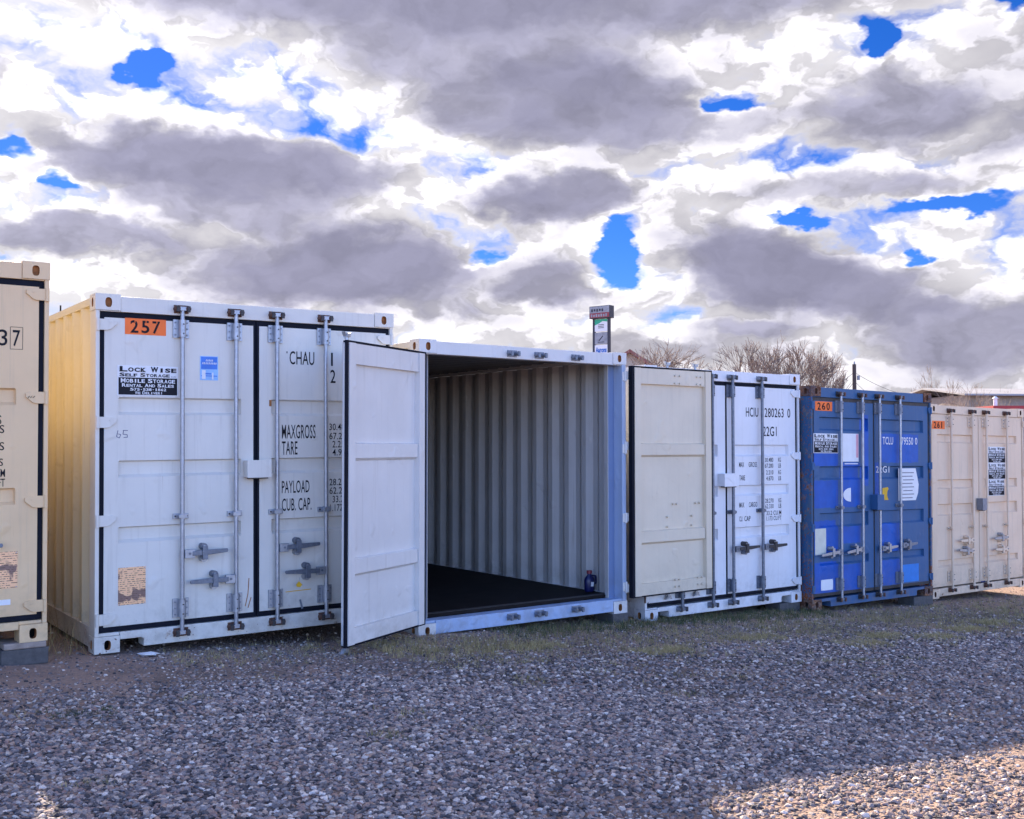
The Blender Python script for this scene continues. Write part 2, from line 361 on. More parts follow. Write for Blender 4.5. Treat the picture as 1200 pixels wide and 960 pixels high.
# ------------------------------------------------------------------ container builder
W, H, LEN = 2.438, 2.591, 6.058
def casting(root, x, y, z, mats, top, left):
    """ISO corner casting; x,y,z = its outer lower-left-front corner; oval holes in front and side faces"""
    mb = MB(); w, d, h = .178, .162, .118; ring = 16
    def face(org, u, v, uw, vh, nrm, cx, cz, rx, rz, depth):
        org, u, v, nrm = Vector(org), Vector(u), Vector(v), Vector(nrm); vs = []
        for i in range(ring):                                          # outer square, ring points by angle
            a = 2 * math.pi * i / ring; c, s_ = math.cos(a), math.sin(a); k = 1 / max(abs(c), abs(s_))
            vs.append(org + u * (uw / 2 + c * k * uw / 2) + v * (vh / 2 + s_ * k * vh / 2))
        for i in range(ring):
            a = 2 * math.pi * i / ring
            pw = .75
            c, s_ = math.cos(a), math.sin(a)
            vs.append(org + u * (cx + math.copysign(abs(c) ** pw, c) * rx) + v * (cz + math.copysign(abs(s_) ** pw, s_) * rz))
        for i in range(ring): vs.append(vs[ring + i] - nrm * depth)
        n = ring
        mb.add(vs, [(i, (i + 1) % n, n + (i + 1) % n, n + i) for i in range(n)], mats[0])
        mb.add(vs, [(n + i, n + (i + 1) % n, 2 * n + (i + 1) % n, 2 * n + i) for i in range(n)], mats[1])
        mb.add(vs[2 * n:], [tuple(range(n))], mats[1 if top else 2])
    face((x, y, z), (1, 0, 0), (0, 0, 1), w, h, (0, -1, 0), w * (.52 if left else .48), h * .48, .024, .036, .03 if top else .06)
    xs = x if left else x + w
    face((xs, y, z), (0, 1, 0), (0, 0, 1), d, h, (-1 if left else 1, 0, 0), d / 2, h * .5, .024, .034, .03)
    vs = [(x, y, z), (x + w, y, z), (x + w, y + d, z), (x, y + d, z), (x, y, z + h), (x + w, y, z + h), (x + w, y + d, z + h), (x, y + d, z + h)]
    mb.add(vs, [(3, 2, 1, 0), (4, 5, 6, 7), (2, 3, 7, 6), (1, 2, 6, 5) if left else (0, 4, 7, 3)], mats[0])
    return mb.build('corner_casting', root, recalc=False)
def corr_profile(y0, y1, pitch=.278, depth=.036):
    pts = [(y0, 0)]; y = y0 + .05
    while y + pitch < y1 - .03:
        pts += [(y, 0), (y + .068, 1), (y + .068 + .072, 1), (y + .208, 0)]; y += pitch
    pts.append((y1, 0)); return pts
def sheet(mb, pts_a, pts_b, mat):
    n = len(pts_a); mb.add(list(pts_a) + list(pts_b), [(i, i + 1, n + i + 1, n + i) for i in range(n - 1)], mat)

def door_panel(x0, x1, z0, z1, chans, border, mat, inner_bars, inmat, studs=()):
    """x0 = hinge side, x1 = free side, in container coordinates. Outer face near y=.012, inner frame at y=.075"""
    mb = MB(); sgn = 1 if x1 > x0 else -1; dep = .034; sl_ = .022
    xa, xb = x0 + sgn * border, x1 - sgn * border
    xs = [x0, xa, xa + sgn * .006, xb - sgn * .006, xb, x1]
    zs = [z0]; lev = [0]
    for (za, zb) in sorted(chans):
        zs += [za, za + sl_, zb - sl_ * .5, zb]; lev += [0, 1, 1, 0]
    zs.append(z1); lev.append(0)
    def grid(yf, inner):
        vs = []
        for z, l in zip(zs, lev):
            for i, x in enumerate(xs): vs.append((x, yf(i, l, z), z))
        k = len(xs); return vs, [(j * k + i, j * k + i + 1, (j + 1) * k + i + 1, (j + 1) * k + i) for j in range(len(zs) - 1) for i in range(k - 1)]
    vs, fs = grid(lambda i, l, z: .012 + (dep * l if 2 <= i <= 3 else 0), False); mb.add(vs, fs, mat)
    vs, fs = grid(lambda i, l, z: (.030 + dep * l if 2 <= i <= 3 else .030), True); mb.add(vs, fs, inmat)
    bw = .085
    for a, b_ in ((x0, x0 + sgn * bw), (x1, x1 - sgn * bw)):
        mb.box(min(a, b_), max(a, b_), .014, .078, z0 + .001, z1 - .001, inmat)
    for (za, zb) in inner_bars:
        mb.box(min(xs[0], xs[-1]) + bw + .001, max(xs[0], xs[-1]) - bw - .001, .016, .066, za, zb, inmat)
    mb.box(min(x0, x1), max(x0, x1), .0125, .03, z0 - .0005, z0 + .01, mat); mb.box(min(x0, x1), max(x0, x1), .0125, .03, z1 - .01, z1 + .0005, mat)
    for (sx_, sz_) in studs: mb.cyl((sx_, .060, sz_), (sx_, .0845 if sz_ > 2.2 or sz_ < .3 else .036, sz_), .011, n=8, mat='rust_orange')
    return mb
def bolts(mb, pts, y, mat, r=.007):
    for x, z in pts: mb.cyl((x, y, z), (x, y - .006, z), r, n=6, mat=mat)
def cam_end(mb, x, y, z, mat, s=1):
    """hooked cam welded to the rod end"""
    mb.box(x - .022, x + .022, y - .020, y + .022, z - .014, z + .014, mat)
    mb.prism([(x - .045, z + .026 * s), (x - .018, z + .012 * s), (x + .018, z + .012 * s), (x + .045, z + .026 * s), (x + .03, z - .004 * s), (x - .03, z - .004 * s)], y - .016, y + .012, mat)
def keeper(root, x, z, mat, mat2):
    mb = MB()
    for sx_ in (-1, 1):
        mb.cyl((x + sx_ * .040, -.004, z), (x + sx_ * .040, -.060, z), .022, .019, n=10, mat=mat)
        mb.box(x + sx_ * .040 - .012, x + sx_ * .040 + .012, -.066, -.05, z - .026, z + .020, mat2)
    mb.box(x - .055, x + .055, -.008, .004, z - .032, z + .030, mat)
    return mb.build('cam_keeper', root, bevel=.002)

def make_container(sp_):
    g = sp_.get
    root = empty('shipping_container', sp_['loc'], (0, -sp_['tilt'], sp_['yaw'])); root.scale = g('scale', (1, 1, 1))
    tag(root, sp_['label'], 'shipping container', 'shipping containers standing in a row on gravel')
    M, MS, MI, HW = g('mat'), g('side', g('mat')), g('inner', g('mat')), g('hw', 'galv')
    cm = g('cast', (M, 'rust_orange', 'hole')); PM = g('post', M)
    # castings
    for z, top in ((0, False), (H - .118, True)):
        for x, left in ((0, True), (W - .178, False)):
            casting(root, x, -.006, z, cm, top, left)
            MBx = MB(); MBx.box(x, x + .178, LEN - .162, LEN, z, z + .118, cm[0]); MBx.build('corner_casting', root)
    # corner posts (J-section: front flange, side web, inner lip)
    for left in (True, False):
        mb = MB()
        q = (lambda a, b_: (a, b_)) if left else (lambda a, b_: (W - b_, W - a))
        mb.box(*q(.004, .033), 0, .155, .1185, H - .1185, PM) if not g('wide_post') else mb.box(*q(.004, .0495), 0, .155, .1185, H - .1185, PM)
        if g('wide_post'):
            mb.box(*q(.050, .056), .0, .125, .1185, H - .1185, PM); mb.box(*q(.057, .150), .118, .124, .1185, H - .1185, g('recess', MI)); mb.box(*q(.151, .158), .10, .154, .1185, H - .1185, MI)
        else: mb.box(*q(.034, .16), .085, .154, .1185, H - .1185, PM)
        mb.build('corner_post', root, bevel=.004)
        mb = MB(); mb.box(*q(.004, .10), LEN - .14, LEN - .004, .1185, H - .1185, MS); mb.build('corner_post', root)
    # header & sill at the door end
    mb = MB(); mb.box(.179, W - .179, 0, .10, 2.464, 2.578, M)
    mb.box(.034, .1785, .004, .10, 2.464, 2.472, M); mb.box(W - .1785, W - .034, .004, .10, 2.464, 2.472, M)
    mb.build('door_header', root, bevel=.004)
    mb = MB(); fk = g('fork', .17); a, b_ = .181, W - .181
    zt, zb = g('sill_top', .142), .022
    if fk: mb.prism([(a, zt), (a, .088), (a + fk - .02, .088), (a + fk, .075), (a + fk, zb), (b_ - fk, zb), (b_ - fk, .075), (b_ - fk + .02, .088), (b_, .088), (b_, zt)], 0, .14, g('sill', M))
    else: mb.prism([(a, zt), (a, zb), (b_, zb), (b_, zt)], 0, .14, g('sill', M))
    mb.box(.034, .1805, .01, .14, .119, zt, g('sill', M)); mb.box(W - .1805, W - .034, .01, .14, .119, zt, g('sill', M))
    mb.build('door_sill', root, bevel=.004)
    mb = MB(); mb.box(.10, W - .10, LEN - .08, LEN - .003, .02, .14, MS); mb.build('end_sill', root)
    mb = MB(); mb.box(.10, W - .10, LEN - .08, LEN - .003, H - .09, H - .01, MS); mb.build('end_header', root)
    # rails, corrugated sides, roof, end wall, floor
    for left in (True, False):
        xo, sg = (0, 1) if left else (W, -1)
        mb = MB(); mb.box(min(xo + sg * .012, xo + sg * .07), max(xo + sg * .012, xo + sg * .07), .157, LEN - .163, H - .07, H - .012, MS); mb.build('top_rail', root, bevel=.004)
        mb = MB()
        mb.box(min(xo + sg * .006, xo + sg * .014), max(xo + sg * .006, xo + sg * .014), .157, LEN - .163, .03, .175, g('rail', MS))
        mb.box(min(xo + sg * .0145, xo + sg * .06), max(xo + sg * .0145, xo + sg * .06), .157, LEN - .163, .03, .036, g('rail', MS))
        mb.box(min(xo + sg * .0145, xo + sg * .07), max(xo + sg * .0145, xo + sg * .07), .157, LEN - .163, .165, .175, g('rail', MS)); mb.build('bottom_rail', root)
        mb = MB(); pr = corr_profile(.156, LEN - .14)
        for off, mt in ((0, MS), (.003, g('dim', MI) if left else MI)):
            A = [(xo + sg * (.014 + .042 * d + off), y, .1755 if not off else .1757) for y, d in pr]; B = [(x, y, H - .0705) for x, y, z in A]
            sheet(mb, A, B, mt)
        mb.build('side_panel', root, recalc=False)
    mb = MB(); pr = corr_profile(.10, LEN - .09, .209, .02)
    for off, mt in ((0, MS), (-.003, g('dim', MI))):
        A = [(.071, y, H - .016 - .02 * d + off) for y, d in pr]; B = [(W - .071, y, z) for x, y, z in A]
        sheet(mb, A, B, mt)
    mb.build('roof_panel', root, recalc=False)
    mb = MB(); pr = corr_profile(.10, W - .10, .25)
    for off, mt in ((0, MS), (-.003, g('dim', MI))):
        A = [(x, LEN - .02 - .04 * d + off, .14) for x, d in pr]; B = [(x, y, H - .09) for x, y, z in A]
        sheet(mb, A, B, mt)
    mb.build('end_panel', root, recalc=False)
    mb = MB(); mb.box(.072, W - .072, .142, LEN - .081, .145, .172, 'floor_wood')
    mb.box(.09, W - .09, .16, .22, .1725, .1765, 'dark_steel')
    mb.build('floor_board', root)
    mb = MB()
    for k in range(14): mb.box(.072, W - .072, .5 + k * .4, .545 + k * .4, .03, .144, 'dark_steel')
    mb.build('cross_member', root)
    # doors
    zd0, zd1 = g('dz', (.184, 2.42)); ch = sp_['chans']; brd = g('border', .10); sw = g('seam', .021)
    mid = W / 2
    HG = g('hinge_z', (.239, .947, 1.658, 2.367))
    for side in ('L', 'R'):
        sg = 1 if side == 'L' else -1
        hx = .068 if side == 'L' else W - .068; fx = mid - sg * sw / 2 - sg * .004
        opn = g('open', {}).get(side)
        bars = [(zd1 - .16, zd1 - .002), (zd0 + .002, zd0 + .12)]
        bd = door_panel(hx, fx, zd0, zd1, ch, brd, g('doormat', M), bars, g('doorin', M), g('studs', ()) if side == 'R' else g('studsL', ()))
        piv = (.03 if side == 'L' else W - .03)
        bd.v = [(x - piv, y, z) for x, y, z in bd.v]
        if opn: loc, rz = opn
        else: loc, rz = (piv, 0, 0), 0
        dr = bd.build('door', root, bevel=0); dr.location = loc; dr.rotation_euler = (0, 0, rz)
        if g('doorlabel', {}).get(side): dr['label'] = sp_['doorlabel'][side]
        sub = lambda mb, nm, bev=0: mb.build(nm, dr, loc=(-piv, 0, 0), bevel=bev)
        # gasket
        GM = g('gasket', 'rubber'); mb = MB(); go = .036 if side == 'L' else W - .036; gi = fx + sg * sw * .5
        lo, hi = sorted((go, hx - sg * .0005)); mb.box(lo, hi, .018, .07, .146, 2.460, GM)
        lo, hi = sorted((fx + sg * .0005, gi)); mb.box(lo, hi, .050 if opn else .016, .07, .146, 2.460, GM)
        lo, hi = sorted((hx, fx)); mb.box(lo, hi, .018, .07, zd1 + .001, 2.460, GM); mb.box(lo, hi, .018, .07, .146, zd0 - .001, GM)
        sub(mb, 'gasket')
        # hinges
        for z in HG:
            mb = MB(); a = -.004 if side == 'L' else W + .004
            hm = g('hinge', M)
            hl = g('hinge_len', 1.0)
            p = [(a + sg * .030, z - .040), (a + sg * .030, z + .040), (a + sg * (.03 + .095 * hl), z + .040), (a + sg * (.03 + .125 * hl), z + .028), (a + sg * (.03 + .125 * hl), z + .004), (a + sg * (.03 + .08 * hl), z - .034), (a + sg * (.03 + .06 * hl), z - .040)]
            mb.prism(p, -.006, .0115, hm)
            mb.cyl((a + sg * .022, -.008, z - .045), (a + sg * .022, -.008, z + .045), .013, n=10, mat=hm)
            if g('hinge_lug'): mb.box(*sorted((a + sg * .002, a + sg * .034)), -.012, .004, z - .045, z + .045, 'rust')
            bolts(mb, [(a + sg * (.03 + .08 * hl), z + .015)], -.006, hm, .006); sub(mb, 'hinge', .002)
        # locking bars
        RM = g('rod', HW)
        for rx in g('rods')[side]:
            mb = MB(); zt, zb2 = g('rodz', (.098, 2.512)); ry = -.034
            mb.cyl((rx, ry, zb2 - .0), (rx, ry, zt), .0165, n=12, mat=RM)
            for z, s_ in ((zt, -1), (zb2, 1)): cam_end(mb, rx, ry, z, g('cam', HW), s_)
            for z in (1.35, .62): mb.cyl((rx, ry, z), (rx, ry, z + .01), .0172, n=12, mat=RM)
            sub(mb, 'locking_bar')
            BM = g('brk', HW)
            for z0_, z1_ in ((2.295, 2.432), (.205, .345)):
                mb = MB(); mb.box(rx - .060, rx - .022, -.004, .0115, z0_, z1_, BM); mb.box(rx + .022, rx + .060, -.004, .0115, z0_, z1_, BM)
                n = 8; arc = [(rx + .0265 * math.cos(math.pi * i / n), ry - .0265 * math.sin(math.pi * i / n)) for i in range(n + 1)]
                arc = [(rx + .0265, -.002)] + arc + [(rx - .0265, -.002)]
                A = [(x, y, z0_ + .004) for x, y in arc]; B = [(x, y, z1_ - .004) for x, y in arc]; sheet(mb, A, B, BM)
                bolts(mb, [(rx + dx, z0_ + dz) for dx in (-.044, .044) for dz in (.022, .068, .114)], -.004, 'galv_grey')
                bolts(mb, [(rx, z0_ + .03), (rx, z0_ + .10)], ry - .0255, 'dark_steel', .006)
                sub(mb, 'bar_bracket')
            z = g('midz', .958); mb = MB()
            mb.cyl((rx, -.052, z), (rx, .0115, z), .0235, n=12, mat=BM); mb.box(rx - .058, rx + .058, -.006, .0115, z - .020, z + .020, BM)
            mb.box(rx - .03, rx + .03, -.056, -.044, z - .014, z + .014, BM); bolts(mb, [(rx - .044, z), (rx + .044, z)], -.006, 'dark_steel', .007)
            sub(mb, 'bar_bracket', .002)
        # handles: (rod x, direction, z, length)
        for (rx, dr_, z, ln, sag, hm) in g('handles')[side]:
            mb = MB(); e1 = rx + dr_ * .09; e2 = rx + dr_ * ln
            mb.box(*sorted((rx + dr_ * .014, e1)), -.060, -.030, z - .034, z + .030, g('handhub', HW))
            bolts(mb, [(rx + dr_ * .05, z)], -.060, 'galv_dark', .010)
            P = [(e1 - dr_ * .02, z + .016), ((e1 + e2) / 2 - dr_ * .05, z + .020 + sag * .3), (e2, z + .016 + sag), (e2 + dr_ * .004, z + .002 + sag), (e2, z - .010 + sag), ((e1 + e2) / 2, z - .018 + sag * .4), (e1 - dr_ * .02, z - .018)]
            if dr_ < 0: P = P[::-1]
            mb.prism(P, -.066, -.052, hm); sub(mb, 'handle', .002)
            cx = rx + dr_ * ln * .48; mb = MB()
            for dz, mt in ((.045, 'galv_dark'), (-.045, 'galv_dark')):
                n = 10; mb.cyl((cx, -.050 if dz > 0 else -.044, z + dz), (cx, .0115, z + dz), .026, n=12, mat=hm if dz > 0 else HW)
                mb.cyl((cx, -.054, z + dz), (cx, -.049, z + dz), .011, n=8, mat='galv')
            mb.box(cx - .020, cx + .020, -.074, -.0665, z - .050, z + .050, hm); sub(mb, 'handle_catch', .002)
        flat = []
        for (nm, fn, lb) in g('decals', {}).get(side, []): flat += [(nm, f_, lb) for f_ in (fn if isinstance(fn, list) else [fn])]
        for (nm, fn, lb) in flat:
            mb = MB(); fn(mb)
            if len(mb.v): 
                o = sub(mb, nm)
                if lb: o['label'] = lb
    for i, rx in enumerate(g('keepers', [.621, 1.038, 1.374, 1.794])):
        keeper(root, rx, 2.512, g('keep', 'rust'), g('keep2', 'dark_steel')); keeper(root, rx, .096, g('keep', 'rust'), g('keep2', 'dark_steel'))
    for (nm, fn, lb) in g('extras', []):
        mb = MB(); fn(mb); o = mb.build(nm, root, bevel=.003)
        if lb: o['label'] = lb
    return root

# ------------------------------------------------------------------ sign artwork
YS = .0095
def number_plate(txt, x0, x1, z0, z1, sten=True):
    def fn(mb):
        mb.box(x0, x1, YS, .0118, z0, z1, 'orange')
        n = len(txt); w = (x1 - x0)
        for i, c in enumerate(txt):
            a = x0 + w * (.10 + i * .80 / n + .03); b_ = a + w * .80 / n * .72
            if c == '1': a += w * .05; b_ -= w * .07
            put_text(mb, c, a, b_, z0 + (z1 - z0) * .10, z0 + (z1 - z0) * .88, YS - .0012, 'ink', .018)
            if sten and c in '2057':
                mb.box((a + b_) / 2 + (b_ - a) * .02, (a + b_) / 2 + (b_ - a) * .12, YS - .0020, YS - .0014, z0 + (z1 - z0) * .72, z0 + (z1 - z0) * .92, 'orange')
    return fn
def rental_sign(x0, x1, z0, z1):
    def fn(mb):
        w, h = x1 - x0, z1 - z0; P = lambda u: x0 + u * w; Q = lambda v: z0 + v * h
        mb.box(x0, x1, YS, .0118, z0, z1, 'whiteout'); mb.box(P(.018), P(.982), YS - .0010, YS - .0004, Q(.03), Q(.60), 'ink')
        y = YS - .0022
        def caps(words, u0, u1, v0, v1, mat, small=.76, bold=.03):
            # small capitals: the first letter of each word taller
            tot = sum(1.15 + (len(wd) - 1) * .86 for wd in words) + .55 * (len(words) - 1); k = (u1 - u0) / tot; u = u0
            for wd in words:
                for i, c in enumerate(wd):
                    cw = 1.15 if i == 0 else .86; hh = (v1 - v0) * (1 if i == 0 else small)
                    if c in 'I.-!1': a, b2 = u + cw * k * .30, u + cw * k * .66
                    else: a, b2 = u + .04 * k, u + (cw - .06) * k
                    if c == '-': put_text(mb, c, P(a), P(b2), Q(v0 + hh * .4), Q(v0 + hh * .6), y, mat, bold)
                    elif c == '.': put_text(mb, c, P(a), P(a + .2 * k), Q(v0), Q(v0 + hh * .25), y, mat, bold)
                    else: put_text(mb, c, P(a), P(b2), Q(v0), Q(v0 + hh), y, mat, bold)
                    if mat == 'ink' and c in 'LIKF' : mb.box(P(a - .006), P(min(b2, a + .5 * cw * k)), y - .0001, y + .0001, Q(v0), Q(v0 + hh * .14), mat)
                    u += cw * k
                u += .55 * k
        caps(['LOCK', 'WISE'], .03, .975, .79, .97, 'ink', .80, .045)
        caps(['SELF', 'STORAGE'], .03, .86, .63, .755, 'ink', .82, .035); put_text(mb, 'LLC', P(.88), P(.965), Q(.635), Q(.68), y, 'ink')
        caps(['MOBILE', 'STORAGE'], .05, .95, .43, .57, 'whiteout', .88)
        caps(['RENTAL', 'AND', 'SALES'], .07, .93, .29, .405, 'whiteout', .82)
        caps(['575-538-1862'], .20, .80, .165, .255, 'whiteout', 1, .02)
        caps(['WE', 'DELIVER!'], .28, .74, .05, .145, 'whiteout', .85, .02)
    return fn
def lettering(items, mat='ink', y=.0105):
    def one(it):
        s, x0, x1, z0, z1 = it[:5]
        return lambda mb: put_text(mb, s, x0, x1, z0, z1, y, mat, it[5] if len(it) > 5 else .006, 1.05)
    return [one(it) for it in items]
def plate(x0, x1, z0, z1, mat, y=YS, rivets=True):
    def fn(mb):
        mb.box(x0, x1, y, .0118, z0, z1, mat)
        if rivets:
            for x in (x0 + .008, x1 - .008):
                for z in (z0 + .008, z1 - .008): mb.cyl((x, y, z), (x, y - .003, z), .004, n=6, mat='galv')
    return fn
def blue_sticker(x0, x1, z0, z1):
    def fn(mb):
        w, h = x1 - x0, z1 - z0
        mb.box(x0, x1, YS, .0118, z0, z1, 'sticklight'); mb.box(x0 + w * .05, x1 - w * .05, YS - .0008, YS - .0002, z0 + h * .46, z1 - h * .03, 'stickblue')
        mb.box(x0 + w * .05, x1 - w * .05, YS - .0008, YS - .0002, z0 + h * .16, z0 + h * .20, 'stickblue')
        mb.box(x0 + w * .28, x0 + w * .62, YS - .0009, YS - .0003, z0 + h * .24, z0 + h * .30, 'stickblue')
        y = YS - .002
        # two rows of small white handwriting-like letters, not legible in the photograph
        for row, (a, b_, zz) in enumerate(((.30, .72, .78), (.10, .92, .66))):
            n = 5 + row * 4
            for i in range(n):
                u = a + (b_ - a) * i / n; cx = x0 + w * u; cw = w * (b_ - a) / n
                mb.prism([(cx, z0 + h * zz), (cx + cw * .25, z0 + h * zz), (cx + cw * .75, z0 + h * (zz + .08)), (cx + cw * .5, z0 + h * (zz + .09))], y, y + .0005, 'whiteout')
                mb.prism([(cx + cw * .5, z0 + h * zz), (cx + cw * .72, z0 + h * zz), (cx + cw * .9, z0 + h * (zz + .07)), (cx + cw * .7, z0 + h * (zz + .08))], y, y + .0005, 'whiteout')
        mb.box(x0 + w * .10, x0 + w * .30, YS - .0009, YS - .0002, z0 + h * .05, z0 + h * .42, 'whiteout')
        mb.box(x0 + w * .66, x0 + w * .74, YS - .0009, YS - .0002, z0 + h * .04, z0 + h * .32, 'whiteout')
    return fn
def lock_box(x0, x1, z0, z1, mat):
    def fn(mb):
        mb.box(x0, x1, -.085, .010, z0, z1, mat); mb.box(x0 - .004, x1 + .002, -.089, -.0855, z0 - .003, z1 + .003, mat)
        mb.box(x0 + .02, x1 - .02, -.075, -.01, z0 - .012, z0 - .0005, 'dark_steel')
    return fn
def scribble(pts, w=.004, mat='ink_blue', y=.0108):
    def fn(mb):
        for line in pts:
            for (a, b_) in zip(line[:-1], line[1:]):
                dx, dz = b_[0] - a[0], b_[1] - a[1]; l = math.hypot(dx, dz) or 1; nx_, nz_ = -dz / l * w / 2, dx / l * w / 2
                mb.prism([(a[0] - nx_, a[1] - nz_), (b_[0] - nx_, b_[1] - nz_), (b_[0] + nx_, b_[1] + nz_), (a[0] + nx_, a[1] + nz_)], y, y + .0008, mat)
    return fn

C3 = [(1.714, 1.844), (1.257, 1.381), (.782, .899)]
hz = lambda z, a, hm='galv_dark': a
# container 256 (cut by the frame)
make_container(dict(label='cream container at the left edge of the photo, cut off, raised on blocks',
    loc=(-5.142, 5.862, ZC - 1.347), yaw=R(36.37), tilt=R(.37), mat='cream', side='cream_side_bounce', rail='cream',
    chans=[(1.604, 1.720), (.93, 1.045)], border=.14, seam=.042, rods={'L': [.621, 1.038], 'R': [1.374, 1.794]}, fork=.30,
    handles={'L': [(.621, 1, .68, .33, 0, 'galv_dark'), (1.038, -1, .46, .33, 0, 'galv_dark')], 'R': [(1.374, 1, .47, .33, 0, 'galv_dark'), (1.794, 1, .665, .345, 0, 'galv_dark')]},
    decals={'R': [
        ('lettering', lettering([('3', 2.120, 2.172, 2.005, 2.115), ('7', 2.205, 2.252, 2.005, 2.115), ('S', 2.112, 2.14, 1.475, 1.535), ('S', 2.128, 2.158, 1.415, 1.47),
            ('S', 2.128, 2.158, 1.30, 1.355), ('S', 2.125, 2.152, 1.195, 1.245), ('CU.M', 2.06, 2.165, 1.12, 1.175), ('CU.FT', 2.045, 2.165, 1.055, 1.11)]), None),
        ('lettering', scribble([[(2.190, 1.985), (2.268, 1.985), (2.268, 2.135), (2.190, 2.135), (2.190, 1.985)]], .003, 'ink', .0106), None),
        ('lettering', scribble([[(2.30, 1.653), (2.31, 1.668)], [(2.315, 1.655), (2.325, 1.665)], [(2.33, 1.655), (2.345, 1.668)]], .004, 'ink', -.0085), None),
        ('data_plate', plate(2.02, 2.247, .372, .618, 'copper_plate'), 'sun-bleached copper coloured data plate'),
        ('sticker', plate(2.05, 2.205, .262, .298, 'whiteout', rivets=False), None)]}))
# container 257
make_container(dict(label='ivory container with orange number 257 and both doors shut',
    loc=(-2.982, 7.622, ZC - 1.493), yaw=R(35.37), tilt=R(.52), mat='ivory', side='ivory_side_bounce', rail='ivory',
    chans=C3, border=.10, seam=.042, rods={'L': [.621, 1.038], 'R': [1.374, 1.794]},
    handles={'L': [(.621, 1, .678, .34, .006, 'galv_dark'), (1.038, -1, .465, .36, -.004, 'galv_dark')], 'R': [(1.374, 1, .676, .35, .008, 'galv_dark'), (1.794, -1, .472, .36, .004, 'galv_dark')]},
    decals={'L': [
        ('number_plate', number_plate('257', .212, .511, 2.306, 2.425), 'orange plate with stencilled number 257'),
        ('sign', rental_sign(.159, .603, 1.855, 2.077), 'black and white storage rental sign'),
        ('sticker', blue_sticker(.770, .910, 1.983, 2.167), 'small blue printed sticker'),
        ('data_plate', plate(.169, .365, .331, .602, 'copper_plate'), 'copper coloured data plate'),
        ('paint_mark', scribble([[(.165, 1.60), (.155, 1.555), (.175, 1.545), (.185, 1.57), (.165, 1.575)], [(.20, 1.60), (.235, 1.60)], [(.205, 1.60), (.20, 1.572), (.23, 1.57), (.232, 1.55), (.205, 1.548)]]), 'scribbled blue mark'),
        ('scrape', [scribble([[(1.128, .235), (1.150, .33), (1.158, .45)]], .007, 'rust_orange'), scribble([[(1.150, .22), (1.175, .30)]], .007, 'rust_orange')], None)],
      'R': [
        ('lettering', lettering([('CHAU', 1.498, 1.713, 2.128, 2.236), ("'", 1.472, 1.48, 2.215, 2.232), ('1', 1.862, 1.878, 2.128, 2.236), ('23456', 2.0, 2.27, 2.128, 2.236), ('2', 1.855, 1.902, 1.988, 2.096), ('2G1', 2.0, 2.14, 1.988, 2.096),
            ('MAXGROSS', 1.432, 1.722, 1.533, 1.645), ('TARE', 1.432, 1.565, 1.405, 1.512), ('30.480 KG', 1.845, 2.12, 1.60, 1.655), ('67.200 LB', 1.845, 2.12, 1.525, 1.58), ('2.250 KG', 1.872, 2.12, 1.458, 1.513), ('4.960 LB', 1.872, 2.12, 1.392, 1.447),
            ('PAYLOAD', 1.431, 1.668, 1.098, 1.198), ('CUB. CAP.', 1.431, 1.685, .957, 1.057), ('28.230 KG', 1.845, 2.12, 1.148, 1.203), ('62.240 LB', 1.845, 2.12, 1.078, 1.133), ('33.2 CU.M', 1.872, 2.13, 1.008, 1.063), ('1.172 CU.FT', 1.85, 2.13, .938, .993)]), None),
        ('tag', lambda mb: (mb.cyl((1.552, -.056, .43), (1.552, -.048, .395), .0015, n=5, mat='galv'), mb.prism([(1.548, .40), (1.575, .372), (1.560, .352), (1.530, .358), (1.525, .375)], -.052, -.049, 'yellow')), 'small yellow tag hanging under the handle'),
        ('scrape', scribble([[(1.46, .315), (1.68, .320)]], .006, 'yellow'), None),
        ('scrape', [scribble([[(1.585, .245), (1.605, .17)]], .016, 'galv_grey'), scribble([[(1.335, 1.84), (1.335, 1.79)]], .02, 'rust_orange')], None)]},
    extras=[('lock_box', lock_box(1.112, 1.303, 1.235, 1.365, 'ivory'), None)]))
# container 258 (open)
st = [(x, z) for x in (1.72, 1.79, 1.40, 1.46) for z in (2.385, 2.305)] + [(1.40, 1.06), (1.46, 1.06), (1.75, 1.06), (1.80, 1.06), (1.52, .93), (1.52, .83), (1.88, .93), (1.88, .83)] + [(x, z) for x in (1.40, 1.46, 1.74, 1.80) for z in (.285, .215)]
c258 = make_container(dict(label='open container showing its empty dark corrugated interior, both doors swung out',
    loc=(-.808, 9.183, ZC - 1.664), yaw=R(36.74), tilt=0, mat='pale', side='pale', inner='pale_in', dim='shade_in', sill='sill_blue', post='post_blue', recess='recess_shade_blue', doorin='pale', fork=0, gasket='rubber',
    dz=(.158, 2.445), wide_post=True, extras=[('hinge_lug', (lambda zz: (lambda mb: (mb.cyl((W - .018, -.012, zz - .05), (W - .018, -.012, zz + .05), .014, n=10, mat='pale'), mb.box(W - .055, W - .004, -.006, -.0005, zz - .045, zz + .045, 'pale'))))(z_), None) for z_ in (.255, .941, 1.63, 2.357)],
    chans=[(1.545, 1.685), (.665, .805)], border=.085, rods={'L': [1.068], 'R': [1.374, 1.794]}, seam=.05, studs=st,
    handles={'L': [], 'R': []}, keepers=[1.007, 1.327, 1.777], hw='galv', keep='galv_grey', keep2='galv_dark',
    doorlabel={'L': 'left door swung far forward', 'R': 'right door folded back over the neighbouring container'},
    open={'L': ((-.050, -.090, 0), R(-152.4)), 'R': ((W - .002, -.012, 0), R(180.8))}))
for ch_ in c258.children:
    if ch_.get('label', '').startswith('right door'): ch_.data.materials.clear(); ch_.data.materials.append(MATS['pale_warm_lit'])
